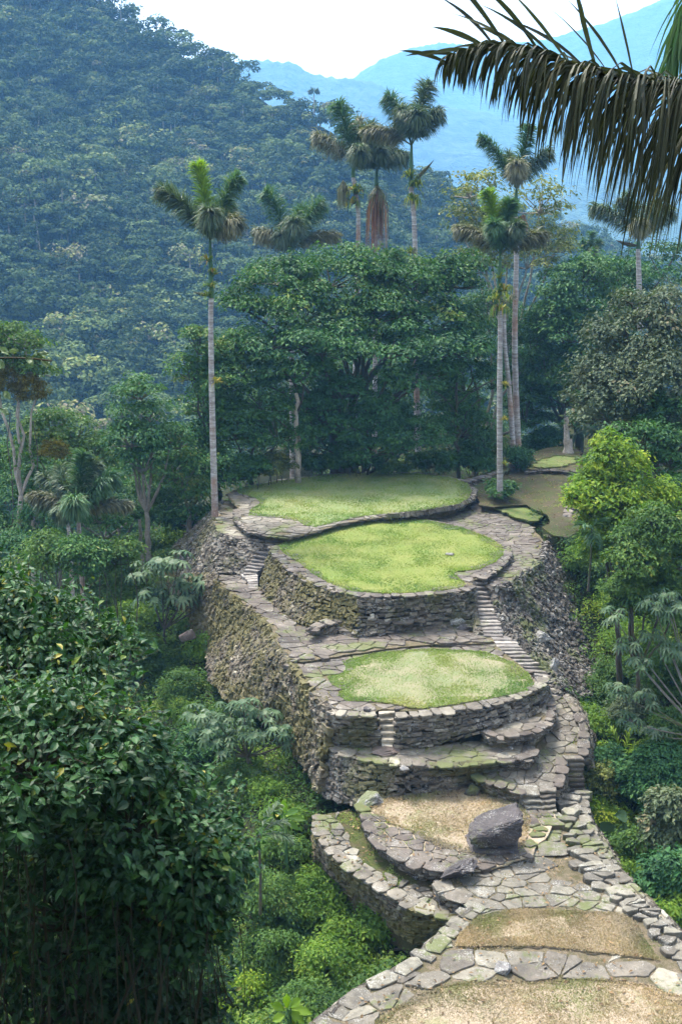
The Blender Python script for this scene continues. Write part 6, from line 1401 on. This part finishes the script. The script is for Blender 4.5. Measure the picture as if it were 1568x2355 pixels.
# canopy of the hillside: thousands of crowns in one mass
def hillside_forest():
    mb = MB(); tk = MB(); placed = 0
    A_, B_ = H[:-1, :-1], H[1:, 1:]
    cell = np.linalg.norm(np.cross(H[1:, :-1] - A_, H[:-1, 1:] - A_), axis=2)
    pr = (cell / cell.sum()).ravel(); N_ = 11500
    ids = RNG.choice(len(pr), N_, p=pr)
    pts = []
    for q in ids:
        a, b = divmod(q, nu - 1); s, t = RNG.random(2)
        pts.append(H[a, b] * (1 - s) * (1 - t) + H[a + 1, b] * s * (1 - t) + H[a, b + 1] * (1 - s) * t + H[a + 1, b + 1] * s * t)
    pts = np.array(pts)
    dep = pts[:, 1] * CP - pts[:, 2] * SP
    u = CX + F * pts[:, 0] / dep; v = CY - F * (pts[:, 1] * SP + pts[:, 2] * CP) / dep
    k = (u > -120) & (u < 1690) & (v > -160) & (v < 1330); pts = pts[k]
    # crowns of one template set, transformed
    T = []
    for q in range(7):
        c_, n_ = [], []
        R = np.array([1, 1, .62])
        sub, sr = crown_pads(np.zeros(3), R, 14, .42, inner=.6, under=-.3)
        for s0, r0 in zip(sub, sr):
            d = sph(50); d = d[d[:, 2] > -.35][:30]
            c_.append(s0 + d * [r0, r0, r0 * .6]); n_.append(nrm(d + [0, 0, .7] + RNG.normal(0, .4, d.shape)))
        T.append((np.concatenate(c_), np.concatenate(n_)))
    Cs, Ns, Ts, Ss = [], [], [], []
    for p in pts:
        c_, n_ = T[RNG.integers(7)]
        r = (1.6 + 3.2 * RNG.random() ** 1.6) * (1.5 if RNG.random() < .08 else 1); hh = RNG.uniform(.7, 1.35); a = RNG.uniform(0, 6.28)
        ca, sa = math.cos(a), math.sin(a); Rm = np.array([[ca, -sa, 0], [sa, ca, 0], [0, 0, 1]])
        lift = RNG.uniform(1.0, 8.0)
        Cs.append((c_ @ Rm.T) * [r, r, r * hh] + p + [0, 0, lift]); Ns.append(n_ @ Rm.T)
        Ts.append(np.clip(RNG.beta(1.3, 1.8) + RNG.normal(0, .07, len(c_)), 0, 1)); Ss.append(np.full(len(c_), .165 * r ** .5 * 1.15))
        if RNG.random() < .25: tube(tk, np.array([p - [0, 0, 1], p + [RNG.normal(0, .4), 0, lift + r * .3]]), [.28, .2], 4)
    Cs, Ns, Ts, Ss = map(np.concatenate, (Cs, Ns, Ts, Ss))
    T_ = RNG.normal(0, 1, Cs.shape); Ns = nrm(Ns); T_ = nrm(T_ - (T_ * Ns).sum(1, keepdims=True) * Ns); B2 = np.cross(Ns, T_)
    L = (Ss * RNG.uniform(.7, 1.3, len(Ss)))[:, None]
    V = np.stack([Cs - T_ * L, Cs + B2 * L * .75, Cs + T_ * L, Cs - B2 * L * .75], 1)
    mb.add(V.reshape(-1, 3), np.arange(len(Cs) * 4).reshape(-1, 4), Ts)
    o = tag(obj('hillside_forest', mb, M['forest']), 'unbroken bluish forest covering the steep hillside on the left', 'forest', kind='stuff')
    tag(obj('hillside_trunks', tk, M['bark_pale']), 'pale stems showing between the crowns of the hillside forest', 'forest', kind='stuff')
hillside_forest()

def far_ridge(name, line, y0, depth, seed, base=-70, amp=30, mat='mount'):
    R = np.array([PY(u, v, y0 + dy) for (u, v, dy) in line]); n = 160; m = 40
    R = up_(R, n); mb = MB(); V = np.zeros((m, n, 3))
    for j in range(m):
        t = j / (m - 1)
        V[j] = R + np.array([0, -depth * (1 - t), 0]); V[j, :, 2] = base + (R[:, 2] - base) * t ** 1.15
        for i in range(n):
            q = Vector((V[j, i, 0] * .0016 + seed, V[j, i, 1] * .0016, t))
            V[j, i, 2] += (noise.noise(q) * amp * 2.2 + noise.noise(q * 3) * amp + noise.noise(q * 14) * amp * .22) * (.25 + 1.0 * math.sin(t * 3.14)) * min(1, t * 4) + noise.noise(q * 60) * 5
    bk = R + [0, 350, 0]; bk[:, 2] = base
    V = np.concatenate([V, bk[None]], 0)
    i, j = np.meshgrid(np.arange(m), np.arange(n - 1), indexing='ij')
    mb.add(V.reshape(-1, 3), np.stack([i * n + j, i * n + j + 1, (i + 1) * n + j + 1, (i + 1) * n + j], -1).reshape(-1, 4))
    tag(obj(name, mb, M[mat], smooth=True), kind='structure')
far_ridge('mountain', [(-400, 60, 0), (200, 110, 0), (450, 150, 0), (600, 142, 0), (660, 145, 0), (720, 175, 0), (790, 182, 0), (850, 190, 0), (1000, 240, 0), (1400, 330, 0), (2000, 420, 0)], 2100, 800, 1.3, amp=20)
far_ridge('mountain', [(500, 330, 0), (700, 230, 0), (800, 180, 0), (870, 130, 0), (940, 100, 0), (1010, 82, 0), (1100, 90, 0), (1250, 85, 0), (1380, 55, 0), (1480, 20, 0), (1600, -30, 0), (1900, -60, 0), (2300, -40, 0)], 2800, 1000, 5.1, amp=26)
far_ridge('mountain', [(600, 560, 0), (900, 470, 0), (1050, 440, 0), (1250, 450, 0), (1400, 420, 0), (1650, 380, 0), (2100, 300, 0)], 1400, 500, 9.7, amp=12)

# ------------------------------------------------------------------ air
bm = bmesh.new(); bmesh.ops.create_cube(bm, size=1.0)
hz = bpy.data.meshes.new('haze')
LO, HI = np.array([-3600, -520, -72.0]), np.array([3600, 3250, 690.0])
for v in bm.verts: v.co = Vector([LO[k] if v.co[k] < 0 else HI[k] for k in range(3)])
bm.to_mesh(hz); bm.free()
hm_, nt, out = new_mat('haze_air')
pv = nt.nodes.new('ShaderNodeVolumePrincipled')
HAZE_D = 0.00035
pv.inputs['Color'].default_value = (0.22, 0.54, 1.0, 1); pv.inputs['Density'].default_value = HAZE_D; pv.inputs['Anisotropy'].default_value = 0.1
nt.links.new(pv.outputs[0], out.inputs['Volume'])
hz.materials.append(hm_)
ho = bpy.data.objects.new('haze', hz); COL.objects.link(ho); ho['kind'] = 'stuff'

# ------------------------------------------------------------------ light
SUN_EL, SUN_AZ = math.radians(62), math.radians(-35)   # azimuth from +Y towards +X
wd = bpy.data.worlds.new('World'); scn.world = wd; wd.use_nodes = True
nt = wd.node_tree; bg = nt.nodes['Background']
sky = nt.nodes.new('ShaderNodeTexSky'); sky.sky_type = 'NISHITA'; sky.sun_disc = False
sky.sun_elevation = SUN_EL; sky.sun_rotation = SUN_AZ; sky.air_density = 1.0; sky.dust_density = 4.0
hs = nt.nodes.new('ShaderNodeHueSaturation'); hs.inputs['Saturation'].default_value = 0.08
nt.links.new(sky.outputs[0], hs.inputs['Color']); nt.links.new(hs.outputs[0], bg.inputs['Color'])
bg.inputs['Strength'].default_value = 0.13
sl = bpy.data.lights.new('sun', 'SUN'); sl.energy = 1.85; sl.angle = math.radians(11); sl.color = (1.0, 0.91, 0.78)
so = bpy.data.objects.new('sun', sl); COL.objects.link(so)
dv = Vector((math.sin(SUN_AZ) * math.cos(SUN_EL), math.cos(SUN_AZ) * math.cos(SUN_EL), math.sin(SUN_EL)))
so.rotation_euler = dv.to_track_quat('Z', 'Y').to_euler()

# ------------------------------------------------------------------ camera
cam = bpy.data.cameras.new('camera'); cam.sensor_fit = 'VERTICAL'; cam.sensor_height = 36; cam.sensor_width = 24
cam.lens = F / 2355 * 36; cam.clip_end = 20000; cam.clip_start = 0.05
co_ = bpy.data.objects.new('camera', cam); COL.objects.link(co_)
co_.rotation_euler = (math.radians(90) - PITCH, 0, 0)
scn.camera = co_
vs = scn.view_settings; vs.view_transform = 'Standard'; vs.look = 'None'; vs.exposure = 2.3; vs.gamma = 1
cy = scn.cycles
cy.use_denoising = True; cy.max_bounces = 6; cy.diffuse_bounces = 3; cy.glossy_bounces = 2; cy.transmission_bounces = 3; cy.volume_bounces = 1; cy.transparent_max_bounces = 4
cy.use_adaptive_sampling = True; cy.adaptive_threshold = 0.02
